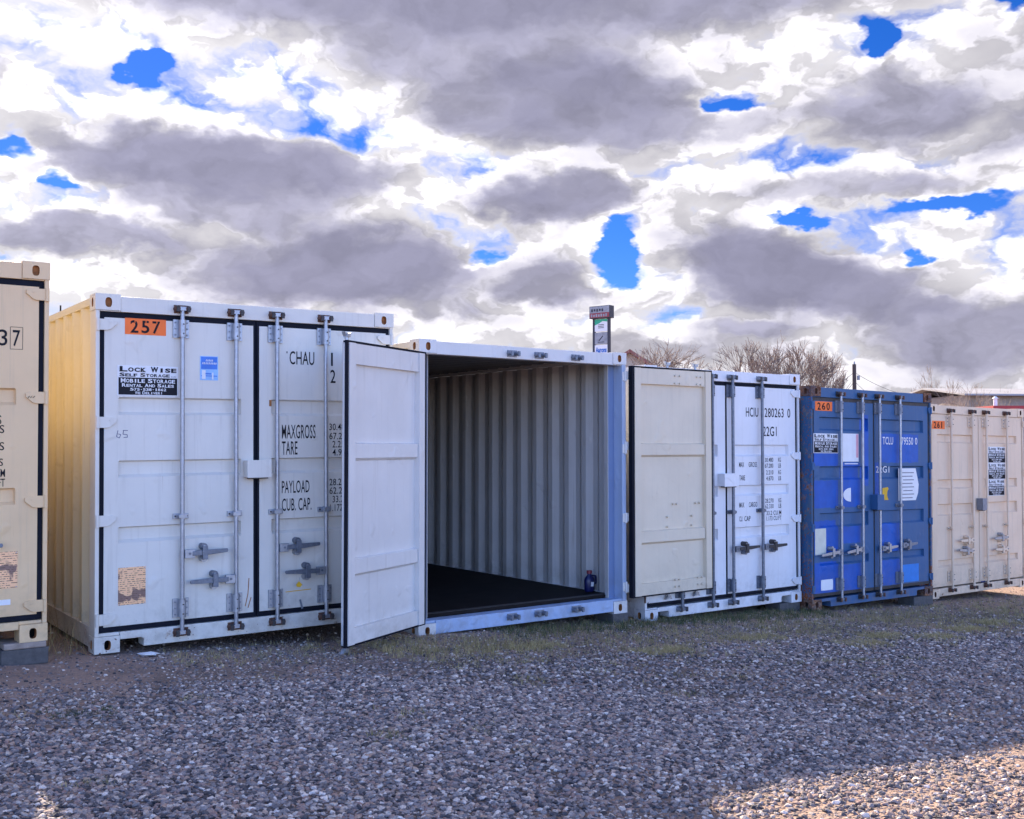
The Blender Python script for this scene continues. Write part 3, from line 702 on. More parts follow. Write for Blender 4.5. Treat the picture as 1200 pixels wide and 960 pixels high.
# container 259
make_container(dict(label='white container marked HCIU 280263 0, half covered by a folded-back door',
    loc=(1.350, 10.860, ZC - 1.802), scale=(1.022, 1.022, 1.0147), yaw=R(36.7), tilt=R(-.06), mat='white', fork=.16, sill_top=.132,
    chans=[(1.655, 1.785), (1.225, 1.343), (.765, .888)], border=.12, rods={'L': [.50, .96], 'R': [1.276, 1.752]}, rod='galv_dark', brk='galv_dark', hw='galv_dark', cam='galv_dark',
    handles={'L': [], 'R': [(1.276, 1, .664, .39, .006, 'dark_steel'), (1.752, 1, .662, .37, .004, 'dark_steel')]},
    keepers=[.50, .96, 1.276, 1.752], keep='galv_grey', keep2='dark_steel', midz=1.06, hinge_lug=True,
    decals={'R': [('lettering', lettering([('HCIU', 1.536, 1.74, 2.092, 2.195), ('280263', 1.845, 2.17, 2.092, 2.195), ('0', 2.235, 2.285, 2.092, 2.195), ('22G1', 1.815, 2.047, 1.88, 1.988),
        ('MAX', 1.421, 1.50, 1.540, 1.594), ('GROSS', 1.575, 1.712, 1.540, 1.594), ('TARE', 1.425, 1.515, 1.395, 1.45), ('MAX', 1.421, 1.50, 1.10, 1.155), ('CARGO', 1.575, 1.712, 1.10, 1.155), ('CU.', 1.42, 1.475, .95, 1.005), ('CAP', 1.50, 1.60, .95, 1.005),
        ('30.480', 1.845, 1.985, 1.592, 1.64), ('67.200', 1.845, 1.985, 1.527, 1.575), ('2.210', 1.865, 1.985, 1.452, 1.50), ('4.870', 1.865, 1.985, 1.385, 1.433),
        ('KG', 2.07, 2.115, 1.592, 1.64), ('LB', 2.07, 2.115, 1.527, 1.575), ('KG', 2.07, 2.115, 1.452, 1.50), ('LB', 2.07, 2.115, 1.385, 1.433),
        ('28.270', 1.845, 1.985, 1.137, 1.185), ('62.330', 1.845, 1.985, 1.075, 1.123), ('33.2 CU.M', 1.865, 2.115, 1.0, 1.048), ('1.173 CU.FT', 1.865, 2.115, .94, .988),
        ('KG', 2.07, 2.115, 1.137, 1.185), ('LB', 2.07, 2.115, 1.075, 1.123)]), None)]},
    extras=[('lock_box', lock_box(1.085, 1.30, 1.34, 1.475, 'white'), None)]))
# container 260 (blue)
paint('blue_left', BLU, rust=.05, rustlow=.12, dirt=.12, rough=.5, patch_col=(.0015, .088, .42),
      patches=[(.055 - .03, .485, 1.66, 1.83), (.04, .485, 1.17, 1.49), (.04, .485, .63, 1.02), (.04, .485, .18, .54), (.555, .915, 1.17, 1.70), (.555, .915, .74, .94), (.555, .915, .18, .49), (.95, 1.08, 1.42, 2.28)])
paint('blue_right', BLU, rust=.05, rustlow=.12, dirt=.12, rough=.5, patch_col=(.0015, .092, .42),
      patches=[(1.362 - W + .03, 2.158 - W + .03, 1.70, 2.056), (1.24 - W + .03, 1.34 - W + .03, 1.28, 1.70), (1.36 - W + .03, 1.74 - W + .03, .60, .95), (1.36 - W + .03, 1.74 - W + .03, .19, .50)])
plain('sky_blue', (.012, .20, .60), .55)
_bl = make_container(dict(label='weathered blue container with orange number 260 and patches of fresh paint',
    loc=(3.441, 12.255, ZC - 1.899), yaw=R(36.39), tilt=R(-.50), mat='blue', side='blue_rusty', post='blue_rusty', cast=('rusty_blue_cast', 'rust', 'hole'), fork=.17, gasket='dark_steel', sill_top=.12,
    chans=[(2.075, 2.235), (1.495, 1.655), (.94, 1.11), (.50, .60)], border=.10, hinge_len=.35, rods={'L': [.517, .933], 'R': [1.278, 1.706]}, rod='galv', brk='galv_grey', hw='galv_grey', cam='galv_grey',
    handles={'L': [(.517, -1, .655, .40, -.03, 'galv'), (.933, -1, .665, .34, -.03, 'galv')], 'R': [(1.278, 1, .655, .32, .01, 'galv'), (1.706, 1, .675, .31, .01, 'galv_grey')]},
    keepers=[.517, .933, 1.278, 1.706], keep='dark_steel', keep2='rust', midz=1.17, hinge='blue',
    decals={'L': [
        ('number_plate', number_plate('260', .09, .406, 2.305, 2.415, False), 'orange plate with number 260'),
        ('sign', rental_sign(.057, .516, 1.81, 2.04), 'black and white storage rental sign'),
        ('sticker', lambda mb: (mb.box(.60, .912, YS, .0118, 1.711, 2.046, 'whiteout'), mb.box(.80, .905, YS - .0008, YS - .0002, 1.76, 2.04, 'pinkish'), mb.box(.80, .86, YS - .0014, YS - .0009, 1.76, 2.04, 'whiteout'), mb.box(.64, .90, YS, .0118, 1.68, 1.692, 'whiteout')), 'white poster faded to pink on one side'),
        ('sticker', lambda mb: mb.prism([(.757, 1.233)] + [(.757 - .147 * math.sin(math.pi * i / 12), 1.3155 - .0825 * math.cos(math.pi * i / 12)) for i in range(1, 12)] + [(.757, 1.398)], YS, .0118, 'whiteout'), 'white half-moon sticker'),
        ('data_plate', plate(.081, .282, .628, .933, 'offwhite'), None), ('sticker', plate(.186, .407, .213, .337, 'whiteout'), None)],
      'R': [
        ('lettering', lettering([('TCLU', 1.397, 1.615, 1.922, 2.017, .01), ('79550', 1.79, 2.045, 1.922, 2.017, .01), ('0', 2.085, 2.135, 1.925, 2.015, .01), ('22G1', 1.255, 1.53, 1.575, 1.655, .004)], 'whiteout', .0085), None),
        ('sticker', lambda mb: (mb.prism([(1.72, 1.223), (2.09, 1.223), (2.14, 1.31), (2.155, 1.42), (2.125, 1.52), (2.09, 1.626), (1.72, 1.626)], YS - .003, YS - .001, 'whiteout'), [mb.box(1.78 + .02 * (k % 3), 2.02 + .03 * (k % 2), YS - .0045, YS - .0035, 1.25 + k * .045, 1.262 + k * .045, 'galv_grey') for k in range(8)]), 'torn white paper notice'),
        ('sticker', lambda mb: (mb.prism([(1.39, 1.237), (1.512, 1.237), (1.485, 1.29), (1.490, 1.34), (1.515, 1.375), (1.50, 1.396), (1.39, 1.385)], YS, .0118, 'yellow')), 'yellow torn sticker'),
        ('paint_patch', lambda mb: mb.box(1.80, 2.15, .0105, .0118, .20, .42, 'sky_blue'), 'light blue repainted patch')]},
    extras=[('lock_box', lock_box(1.15, 1.28, 1.13, 1.31, 'blue_left'), None)]))
for ch_ in _bl.children:
    if ch_.name.startswith('door') and ch_.data and ch_.name.split('.')[0] == 'door':
        k = 'blue_left' if ch_.location.x < 1 else 'blue_right'
        for i, mm in enumerate(ch_.data.materials):
            if mm.name == 'blue': ch_.data.materials[i] = MATS[k]
# container 261
make_container(dict(label='tan container with orange number 261 at the right edge of the photo',
    loc=(5.547, 14.115, ZC - 2.038), yaw=R(36.78), tilt=R(-.45), mat='tan', fork=0, gasket='tan', cast=('tan', 'rust', 'hole'), sill_top=.125,
    chans=[(2.07, 2.19), (1.45, 1.58), (1.09, 1.25), (.40, .50)], border=.12, hinge_len=.12, rods={'L': [.464, .999], 'R': [1.354, 1.906]}, rod='tan', brk='tan', hw='tan', cam='rust',
    handles={'L': [(.999, -1, .745, .36, 0, 'tan'), (.999, -1, .60, .40, .02, 'galv')], 'R': [(1.906, -1, .745, .40, -.01, 'galv'), (1.906, -1, .58, .38, 0, 'tan')]},
    keepers=[.464, .999, 1.354, 1.906], keep='rust', keep2='dark_steel', midz=.92,
    decals={'L': [('number_plate', number_plate('261', .071, .376, 2.26, 2.37, False), 'orange plate with number 261')],
      'R': [('sign', rental_sign(1.465, 1.935, 1.80, 2.03), 'uppermost of three stacked storage rental signs'), ('sign', rental_sign(1.465, 1.935, 1.568, 1.797), 'middle one of three stacked storage rental signs'), ('sign', rental_sign(1.465, 1.90, 1.336, 1.565), 'lowest of three stacked storage rental signs'),
        ('sticker', plate(1.25, 1.36, .135, .155, 'ink_blue', rivets=False), None)]},
    extras=[('lock_box', lock_box(1.15, 1.25, 1.15, 1.31, 'galv_grey'), None)]))

# ------------------------------------------------------------------ supports under the corners
def block(name, mat, c, w, d, z0, z1, label, yaw=36.4, cat='block', holes=False):
    mb = MB()
    if holes:
        x, y, h = w / 2, d / 2, z1 - z0
        mb.box(-x, x, -y, y, 0, h, mat)
        for k in (-1, 1): mb.box(k * x * .48 - x * .3, k * x * .48 + x * .3, -y - .0015, -y - .0005, h * .22, h * .78, 'hole')
    else: mb.box(-w / 2, w / 2, -d / 2, d / 2, 0, z1 - z0, mat)
    o = mb.build(name, bevel=.008); o.location = (c[0], c[1], z0); o.rotation_euler = (0, 0, R(yaw)); tag(o, label, cat)
    return o
def on(origin, yaw, x, y): return (origin[0] + x * math.cos(yaw) - y * math.sin(yaw), origin[1] + x * math.sin(yaw) + y * math.cos(yaw))
def gtop(c): return gz(*c) - .02
c = on((-5.142, 5.862), R(36.37), W - .14, .12); zb = ZC - 1.347 + math.sin(R(.37)) * W
block('concrete_block', 'concrete', c, .30, .24, gtop(c), zb - .044, 'dark concrete block under the left-edge cream container corner, below a board')
block('wooden_board', 'timber', c, .27, .25, zb - .043, zb - .001, 'pale wooden board between a dark block and the cream container corner')
c = on((-.808, 9.183), R(36.74), W - .09, .14); block('concrete_block', 'concrete', c, .20, .30, gtop(c), ZC - 1.666, 'small block under the open container right corner')
c = on((1.350, 10.860), R(36.7), W - .12, .13); block('concrete_block', 'concrete', c, .36, .22, gtop(c), ZC - 1.806, 'grey block under the white container right corner')
c = on((3.441, 12.255), R(36.39), W - .20, .12); block('concrete_block', 'concrete', c, .42, .24, gtop(c), ZC - 1.921, 'grey block under the blue container right corner')

# small blue water jug standing in the open container
jx, jy = on((-.808, 9.183), R(36.74), W - .13, .42); jz = ZC - 1.664 + .174
plain('jug_blue', (.006, .01, .07), .35); plain('jug_cap', (.22, .03, .04), .5)
jug = empty('water_jug', (jx, jy, jz), (0, 0, R(36))); tag(jug, 'small dark blue jug on the floor inside the open container, against its right wall', 'jug')
mb = MB(); prof = [(.0, .050), (.02, .058), (.11, .058), (.14, .05), (.165, .024), (.185, .022)]
n = 14; vs = [(r * math.cos(2 * math.pi * i / n), r * .8 * math.sin(2 * math.pi * i / n), z) for z, r in prof for i in range(n)]
mb.add(vs, [(j * n + i, j * n + (i + 1) % n, (j + 1) * n + (i + 1) % n, (j + 1) * n + i) for j in range(len(prof) - 1) for i in range(n)], 'jug_blue', True)
mb.add(vs[:n], [tuple(range(n))], 'jug_blue'); mb.build('body', jug)
mb = MB(); mb.cyl((0, 0, .180), (0, 0, .212), .028, n=12, mat='jug_cap'); mb.build('cap', jug)
mb = MB()
for a, b_ in (((.03, 0, .16), (.085, 0, .15)), ((.085, 0, .15), (.088, 0, .08)), ((.088, 0, .08), (.05, 0, .06))): mb.cyl(a, b_, .009, n=8, mat='jug_blue')
mb.build('handle', jug)
mb = MB(); mb.prism([(-.02, .055), (.015, .055), (.02, .095), (-.015, .10)], -.050, -.0475, 'whiteout'); mb.build('sticker', jug)

# crumpled paper by the first container's corner
def crumple(x, y, w, label):
    random.seed(5); bm = bmesh.new(); bmesh.ops.create_icosphere(bm, subdivisions=2, radius=1)
    for v in bm.verts: v.co = Vector((v.co.x * w * random.uniform(.7, 1.1), v.co.y * w * .5 * random.uniform(.7, 1.1), v.co.z * .014 * random.uniform(.5, 1.2)))
    me = bpy.data.meshes.new('paper'); bm.to_mesh(me); bm.free(); me.materials.append(MATS['whiteout'])
    o = bpy.data.objects.new('crumpled_paper', me); COL.objects.link(o); o.location = (x, y, gz(x, y) + .010); tag(o, label, 'litter')
crumple(-2.62, 7.70, .085, 'white scrap of crumpled paper on gravel in front of container 257')

# ------------------------------------------------------------------ gravel stones (uncountable): points instanced with small rocks
m, t, b = material('stone')
oi = t.node('ShaderNodeObjectInfo').outputs['Random']
tc = t.node('ShaderNodeTexCoord').outputs['Object']
c_ = t.ramp(oi, [(0, (.035, .033, .04)), (.18, (.09, .088, .10)), (.38, (.20, .192, .202)), (.58, (.30, .275, .275)), (.72, (.245, .17, .155)), (.82, (.37, .29, .24)), (.91, (.47, .44, .41)), (1, (.66, .64, .62))])
c_ = t.mix(1, c_, t.ramp(t.noise(tc, 2.5, 4, .6), [(.3, (.84, .75, .68)), (.7, (1.5, 1.33, 1.18))]), 'MULTIPLY')
t.put(b.inputs['Base Color'], c_); b.inputs['Roughness'].default_value = .8
rs = np.random.RandomState(11)
def sector(n, r0, r1, amax):
    rr = np.sqrt(rs.uniform(r0 ** 2, r1 ** 2, n)); aa = rs.uniform(-amax, amax, n); return rr * np.sin(aa), rr * np.cos(aa)
px_, py_, sc_ = [], [], []
for n_, r0, r1, am, s0, s1 in ((20000, 2.2, 3.6, .75, .007, .021), (135000, 3.6, 7.2, .66, .0065, .0205), (95000, 7.2, 12, .60, .0075, .0205), (42000, 12, 20, .58, .012, .026)):
    x, y = sector(n_, r0, r1, am); px_.append(x); py_.append(y); sc_.append(s0 + (s1 - s0) * rs.rand(n_) ** 2.3)
px_ = np.concatenate(px_); py_ = np.concatenate(py_); sc_ = np.concatenate(sc_)
s_ = (px_ - O_S.x) * E_S.x + (py_ - O_S.y) * E_S.y; p_ = (px_ - O_S.x) * E_P.x + (py_ - O_S.y) * E_P.y
# thin out along bare dusty patches, near the containers and over the sun patch
def lown(x, y, k, ph): return np.sin(x * k + ph) * np.sin(y * k * 1.3 + ph * 2.1) + .6 * np.sin(x * k * 2.3 + y * k * 1.1 + ph * .7)
bare = lown(px_, py_, 1.1, .8)
near = np.clip(1 - p_ / 1.8, 0, 1)
leftd = np.clip((p_ < 2.2) * (1.6 - s_) / 3, 0, 1)
sun_area = np.clip((p_ - 4.3) / .6, 0, 1) * np.clip((s_ - .6) / 1.2, 0, 1)  # where the sun patch falls: more tan soil shown so it looks lighter
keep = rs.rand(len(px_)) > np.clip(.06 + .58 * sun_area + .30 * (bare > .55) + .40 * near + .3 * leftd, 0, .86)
keep &= (p_ > -7) & ((p_ > .02) | (rs.rand(len(px_)) < .25))
sc_ = sc_ * np.where(near > .2, .75, 1)
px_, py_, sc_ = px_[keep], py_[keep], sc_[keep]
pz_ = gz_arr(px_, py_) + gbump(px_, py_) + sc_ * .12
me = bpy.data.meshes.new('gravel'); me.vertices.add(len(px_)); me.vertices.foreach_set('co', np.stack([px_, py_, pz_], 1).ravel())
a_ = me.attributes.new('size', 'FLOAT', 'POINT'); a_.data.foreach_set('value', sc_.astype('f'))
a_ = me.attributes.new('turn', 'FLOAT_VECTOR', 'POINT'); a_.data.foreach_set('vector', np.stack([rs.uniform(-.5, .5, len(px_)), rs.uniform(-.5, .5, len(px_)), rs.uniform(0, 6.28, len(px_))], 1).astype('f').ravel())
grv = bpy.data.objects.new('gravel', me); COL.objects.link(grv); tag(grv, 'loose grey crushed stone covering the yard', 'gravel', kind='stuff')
ng = bpy.data.node_groups.new('gravel', 'GeometryNodeTree')
ng.interface.new_socket('Geometry', in_out='INPUT', socket_type='NodeSocketGeometry'); ng.interface.new_socket('Geometry', in_out='OUTPUT', socket_type='NodeSocketGeometry')
gn, gl = ng.nodes, ng.links
gi, go = gn.new('NodeGroupInput'), gn.new('NodeGroupOutput')
g2i = gn.new('GeometryNodeGeometryToInstance')
for k in range(9):
    ico = gn.new('GeometryNodeMeshIcoSphere'); ico.inputs['Radius'].default_value = 1; ico.inputs['Subdivisions'].default_value = 3 if k % 3 == 0 else 2
    nz = gn.new('ShaderNodeTexNoise'); nz.noise_dimensions = '4D'; nz.inputs['W'].default_value = k * 3.7; nz.inputs['Scale'].default_value = .9; nz.inputs['Detail'].default_value = 1.5
    sub_ = gn.new('ShaderNodeVectorMath'); sub_.operation = 'SUBTRACT'; sub_.inputs[1].default_value = (.5, .5, .5)
    scl = gn.new('ShaderNodeVectorMath'); scl.operation = 'SCALE'; scl.inputs['Scale'].default_value = 1.9
    sp2 = gn.new('GeometryNodeSetPosition'); tr = gn.new('GeometryNodeTransform')
    tr.inputs['Scale'].default_value = (1.0, .68 + .05 * (k % 4), .46 + .05 * (k % 3))
    sm = gn.new('GeometryNodeSetShadeSmooth'); sm.inputs['Shade Smooth'].default_value = (k % 3 == 0)
    mt = gn.new('GeometryNodeSetMaterial'); mt.inputs['Material'].default_value = MATS['stone']
    gl.new(nz.outputs['Color'], sub_.inputs[0]); gl.new(sub_.outputs[0], scl.inputs[0]); gl.new(scl.outputs[0], sp2.inputs['Offset'])
    gl.new(ico.outputs['Mesh'], sp2.inputs['Geometry']); gl.new(sp2.outputs[0], tr.inputs['Geometry']); gl.new(tr.outputs[0], sm.inputs['Geometry']); gl.new(sm.outputs[0], mt.inputs['Geometry'])
    gl.new(mt.outputs[0], g2i.inputs[0])
iop = gn.new('GeometryNodeInstanceOnPoints'); iop.inputs['Pick Instance'].default_value = True
na = gn.new('GeometryNodeInputNamedAttribute'); na.data_type = 'FLOAT'; na.inputs['Name'].default_value = 'size'
nb = gn.new('GeometryNodeInputNamedAttribute'); nb.data_type = 'FLOAT_VECTOR'; nb.inputs['Name'].default_value = 'turn'
rv = gn.new('FunctionNodeRandomValue'); rv.data_type = 'INT'; rv.inputs['Min'].default_value = 0 if 'Min' in rv.inputs else 0
for i_ in rv.inputs:
    if i_.name == 'Max' and i_.type == 'INT': i_.default_value = 8
    if i_.name == 'Min' and i_.type == 'INT': i_.default_value = 0
gl.new(gi.outputs[0], iop.inputs['Points']); gl.new(g2i.outputs[0], iop.inputs['Instance'])
gl.new([o_ for o_ in rv.outputs if o_.type == 'INT'][0], iop.inputs['Instance Index'])
e2r = gn.new('FunctionNodeEulerToRotation'); gl.new([o_ for o_ in nb.outputs if o_.enabled][0], e2r.inputs[0]); gl.new(e2r.outputs[0], iop.inputs['Rotation'])
gl.new([o_ for o_ in na.outputs if o_.enabled][0], iop.inputs['Scale']); gl.new(iop.outputs[0], go.inputs[0])
md = grv.modifiers.new('scatter', 'NODES'); md.node_group = ng

# ------------------------------------------------------------------ grass and weeds
m, t, b = material('dry_grass'); oi = t.node('ShaderNodeAttribute', attribute_name='tint').outputs['Fac']
t.put(b.inputs['Base Color'], t.ramp(oi, [(0, (.035, .065, .02)), (.4, (.09, .11, .035)), (.6, (.28, .22, .09)), (1, (.55, .43, .19))])); b.inputs['Roughness'].default_value = .8
def grass(name, blades, label, cat, kind=None):
    vs, fs, tint = [], [], []
    for (x, y, z, h, w, lean, az_, tn) in blades:
        o = len(vs); dx, dy = math.cos(az_), math.sin(az_); lx, ly = -dy, dx; m1 = .55
        vs += [(x - dx * w, y - dy * w, z), (x + dx * w, y + dy * w, z),
               (x + lx * lean * .35 - dx * w * .7, y + ly * lean * .35 - dy * w * .7, z + h * m1), (x + lx * lean * .35 + dx * w * .7, y + ly * lean * .35 + dy * w * .7, z + h * m1),
               (x + lx * lean, y + ly * lean, z + h)]
        fs += [(o, o + 1, o + 3, o + 2), (o + 2, o + 3, o + 4)]; tint += [tn] * 5
    me = bpy.data.meshes.new(name); me.from_pydata(vs, [], fs); me.materials.append(MATS['dry_grass'])
    a = me.attributes.new('tint', 'FLOAT', 'POINT'); a.data.foreach_set('value', tint)
    o = bpy.data.objects.new(name, me); COL.objects.link(o); tag(o, label, cat, kind=kind); return o
rr = random.Random(3); bl = []
def patch(s0, s1, p0, p1, n, hmin, hmax, tmin, tmax):
    for _ in range(n):
        s, p = rr.uniform(s0, s1), rr.gauss((p0 + p1) / 2, (p1 - p0) / 3.2); k = rr.randint(4, 9); tn = rr.uniform(tmin, tmax)
        cx, cy = sp(s, p)
        for _ in range(k):
            x, y = cx + rr.gauss(0, .018), cy + rr.gauss(0, .018); h = rr.uniform(hmin, hmax)
            bl.append((x, y, gz(x, y) - .01, h, rr.uniform(.001, .0022), rr.uniform(.2, 1.3) * h, rr.uniform(0, 6.28), min(1, max(0, tn + rr.uniform(-.12, .12)))))
patch(2.2, 8, .2, 2.0, 900, .015, .045, .6, 1.0)
patch(8, 13, .3, 2.6, 900, .015, .05, .6, 1.0)
patch(.4, 2.6, .05, .8, 260, .015, .05, .5, .95)
patch(2.0, 3.4, .1, 1.1, 420, .02, .06, .55, .95)
patch(3.4, 5.3, -.12, .5, 520, .02, .07, .1, .7)
patch(5.4, 8.0, -.12, .45, 620, .02, .08, .05, .6)
patch(5.0, 8.5, .3, 1.5, 700, .015, .05, .4, .9)
patch(8.0, 13.5, .0, 1.6, 1100, .02, .06, .45, .95)
patch(2.6, 5.4, .5, 1.4, 420, .015, .05, .5, .9)
for _ in range(34):
    s, p = rr.uniform(-1, 10), rr.uniform(1.2, 3.6); patch(s - .12, s + .12, p - .1, p + .1, rr.randint(4, 16), .012, .04, .4, .95)
for s_c, p_c in ((7.0, 1.65), (7.5, 1.9), (8.4, 1.7), (6.3, 1.9), (9.3, 1.5), (5.6, 1.3), (4.2, 1.5), (10.5, 1.9), (3.3, .9)): patch(s_c - .28, s_c + .28, p_c - .16, p_c + .16, 170, .015, .05, .72, 1.0)
patch(-.75, -.35, 1.7, 1.95, 90, .01, .03, .05, .35)
grass('grass', bl, 'thin dry and green grass growing through the gravel', 'grass', kind='stuff')
# tall dead weeds in the gap between the first two containers
bl = []
for _ in range(520):
    s, p = rr.uniform(-.33, -.02), -rr.uniform(.0, 3.0) ** 1.1; x, y = sp(s, p); h = rr.uniform(.05, .42) * rr.uniform(.4, 1)
    bl.append((x, y, gz(x, y) - .01, h, rr.uniform(.0008, .0018), rr.uniform(.2, 1.5) * h, rr.uniform(0, 6.28), rr.uniform(.5, .85)))
grass('weeds', bl, 'tall dead weeds in the gap between the two leftmost containers', 'weeds', kind='stuff')

# ------------------------------------------------------------------ bare trees beyond
plain('bark', (.16, .125, .105), .9, var=.3, scale=3); plain('twig', (.27, .205, .17), .9, var=.3, scale=3); plain('twig_pale', (.34, .27, .21), .9, var=.3, scale=3)
def px2(px, y_img, D):
    """a point D metres in front of the camera whose picture position is known from measuring the photograph"""
    p = R(1.9345); a = (px - 600) / 1243.45; b_ = (480 - y_img) / 1243.45
    dy = math.cos(p) - b_ * math.sin(p); dz = math.sin(p) + b_ * math.cos(p)
    return a / dy * D, D, ZC + dz / dy * D
def bare_tree(name, x, y, height, spread, seed, label, stems=1, depth=6, up=.35, tw='twig', r0=None, group='bare winter trees and bushes beyond the containers', cat='tree'):
    rnd = random.Random(seed); z0 = gz(x, y) - .1; root = empty(name, (x, y, z0)); tag(root, label, cat, group)
    trunk, crown = MB(), MB(); r0 = r0 or height * .022
    def grow(p, d, ln, r, lv):
        q = p + d * ln; r1 = r * .72
        tgt = trunk if lv == 0 else crown
        tgt.cyl(p, q, r, r1, n=6 if lv < 2 else 3, mat='bark' if lv < 2 else tw, cap=False, smooth=True)
        if lv >= depth: return
        for k in range(rnd.choice((2, 3, 3)) if lv < depth - 2 else rnd.choice((2, 3, 4))):
            ang = rnd.uniform(.25, .75) * spread; ax = Vector((rnd.uniform(-1, 1), rnd.uniform(-1, 1), rnd.uniform(-.4, .4))).normalized()
            nd = (Matrix.Rotation(ang, 3, ax) @ d); nd.z += up * .4; nd.normalize()
            grow(p + d * ln * (rnd.uniform(.45, 1) if lv else rnd.uniform(.75, 1)), nd, ln * rnd.uniform(.62, .84), max(r1 * rnd.uniform(.5, .8), .0062), lv + 1)
    for s in range(stems):
        a = 2 * math.pi * s / stems + rnd.uniform(0, 1); lean = 0 if stems == 1 else rnd.uniform(.08, .26)
        d = Vector((math.cos(a) * lean, math.sin(a) * lean, 1)).normalized()
        grow(Vector((0, 0, 0)) + Vector((math.cos(a), math.sin(a), 0)) * (.25 if stems > 1 else 0), d, height * (.26 if stems == 1 else .24), r0 * (1 if stems == 1 else .6), 0)
    mxz = max(v[2] for v in crown.v); k = height / mxz
    for mb in (trunk, crown): mb.v = [(a * k, b_ * k, c * k) for a, b_, c in mb.v]
    trunk.build('trunk', root, recalc=False); crown.build('crown', root, recalc=False)
    return root
def tree_at(px, ytop, D, name, *a, **k):
    x, y, zt = px2(px, ytop, D); return bare_tree(name, x, y, zt - gz(x, y) + .1, *a, **k)
tree_at(752, 391, 40, 'bare_tree', .95, 21, 'spreading bare tree in front of the red roof, right of the pylon sign', depth=7, up=.05)
tree_at(903, 392, 46, 'bare_tree', .78, 5, 'broad dense bare tree behind the white container', stems=3, depth=7, up=.25)
tree_at(948, 402, 44, 'bare_tree', .7, 31, 'slim bare tree above the gap between white and blue containers', stems=2, depth=6, up=.6)
tree_at(1098, 424, 85, 'bare_tree', .7, 14, 'small faint bare tree beyond the blue container right corner', stems=2, depth=6, up=.5, tw='twig_pale')
for i, (px, yt, D, sd) in enumerate([(1128, 446, 70, 41), (1146, 448, 74, 42), (1166, 451, 76, 43), (1050, 452, 90, 44), (1072, 453, 92, 45), (1190, 452, 80, 46), (1216, 450, 82, 47)]):
    tree_at(px, yt, D, 'bare_bush', .95, sd, ['brown bush left of two in front of the pale shed roof', 'brown bush near the middle of the pale shed roof', 'rightmost dense brown bush before the shed ridge', 'low brush right of the utility pole', 'low brush between the utility pole and the small faint tree', 'brown brush over the right part of the pale roof', 'brush at the right edge of the photo'][i], stems=6, depth=4, up=.3, tw='twig_pale' if i % 2 else 'twig', cat='bush')
for i, (px, yt, D, sd) in enumerate([(1108, 468, 45, 51), (1122, 466, 46, 52), (1140, 465, 45, 53), (1158, 464, 47, 54), (1184, 464, 46, 55)]):
    tree_at(px, yt, D, 'bare_bush', .8, sd, ['leftmost leafless shrub rising right above container 261', 'second leafless shrub from the left above container 261', 'third leafless shrub from the left above container 261', 'fourth leafless shrub from the left above container 261', 'leafless shrub beside the white roof vent'][i], stems=5, depth=4, up=.5, tw='twig_pale', cat='bush')

# ------------------------------------------------------------------ pylon sign
plain('sign_grey', (.30, .31, .33), .6, var=.3, scale=2); plain('sign_red', (.28, .05, .06), .6); plain('sign_green', (.03, .40, .22), .6); plain('sign_dark', (.035, .036, .05), .6); plain('sign_blue', (.02, .14, .5), .6)
D = 110; sx0, _, ztop = px2(705, 359, D); pyl = empty('pylon_sign', (sx0, D, gz(sx0, D)), (0, 0, R(-38))); tag(pyl, 'tall roadside pylon sign with a grey and red header and three panels', 'pylon sign')
zt = ztop - gz(sx0, D); s = 1.0
for sg in (-1, 1): mb = MB(); mb.box(sg * .92 - .13, sg * .92 + .13, -.12, .12, 0, zt - .5, 'sign_dark'); mb.build('post', pyl)
mb = MB(); mb.box(-1.25, 1.25, -.42, .42, zt - 1.28, zt, 'sign_dark'); mb.box(-1.2, 1.2, -.44, -.421, zt - .72, zt - .05, 'sign_grey'); mb.box(-1.2, 1.2, -.44, -.421, zt - 1.22, zt - .73, 'sign_red')
for k in range(5): mb.box(-1.0 + k * .32, -.80 + k * .32, -.452, -.441, zt - .60 + .06 * (k % 2), zt - .30, 'sign_dark')
for k in range(7): mb.box(-1.05 + k * .30, -.86 + k * .30, -.452, -.441, zt - 1.14, zt - .84 - .05 * (k % 2), 'sign_grey')
mb.build('header_cabinet', pyl)
for (z1, h, kind) in ((zt - 1.35, 1.28, 0), (zt - 2.72, 1.25, 1), (zt - 4.05, 1.30, 2)):
    mb = MB(); mb.box(-.78, .78, -.12, .12, z1 - h, z1, 'whiteout' if kind != 1 else 'sign_grey')
    if kind == 0:
        mb.prism([(-.77, z1 - .02), (.77, z1 - .02), (.77, z1 - .30), (.2, z1 - .22), (-.35, z1 - .48), (-.77, z1 - .62)], -.135, -.121, 'sign_green')
        for k in range(3): mb.box(-.35, .35, -.14, -.125, z1 - .62 - k * .16, z1 - .56 - k * .16, 'sign_dark')
    if kind == 1:
        mb.box(-.70, .70, -.13, -.121, z1 - h + .05, z1 - .05, 'sign_grey'); mb.prism([(-.3, z1 - .85), (.2, z1 - .35), (.28, z1 - .42), (-.2, z1 - .92)], -.142, -.131, 'sign_dark'); mb.box(-.4, .4, -.142, -.131, z1 - 1.06, z1 - 1.0, 'sign_dark')
    if kind == 2:
        put_text(mb, 'Aarons', -.68, .68, z1 - .80, z1 - .22, -.135, 'sign_blue', .04); mb.box(.05, .60, -.135, -.121, z1 - 1.08, z1 - .96, 'sign_grey')
    mb.build('sign_panel', pyl)

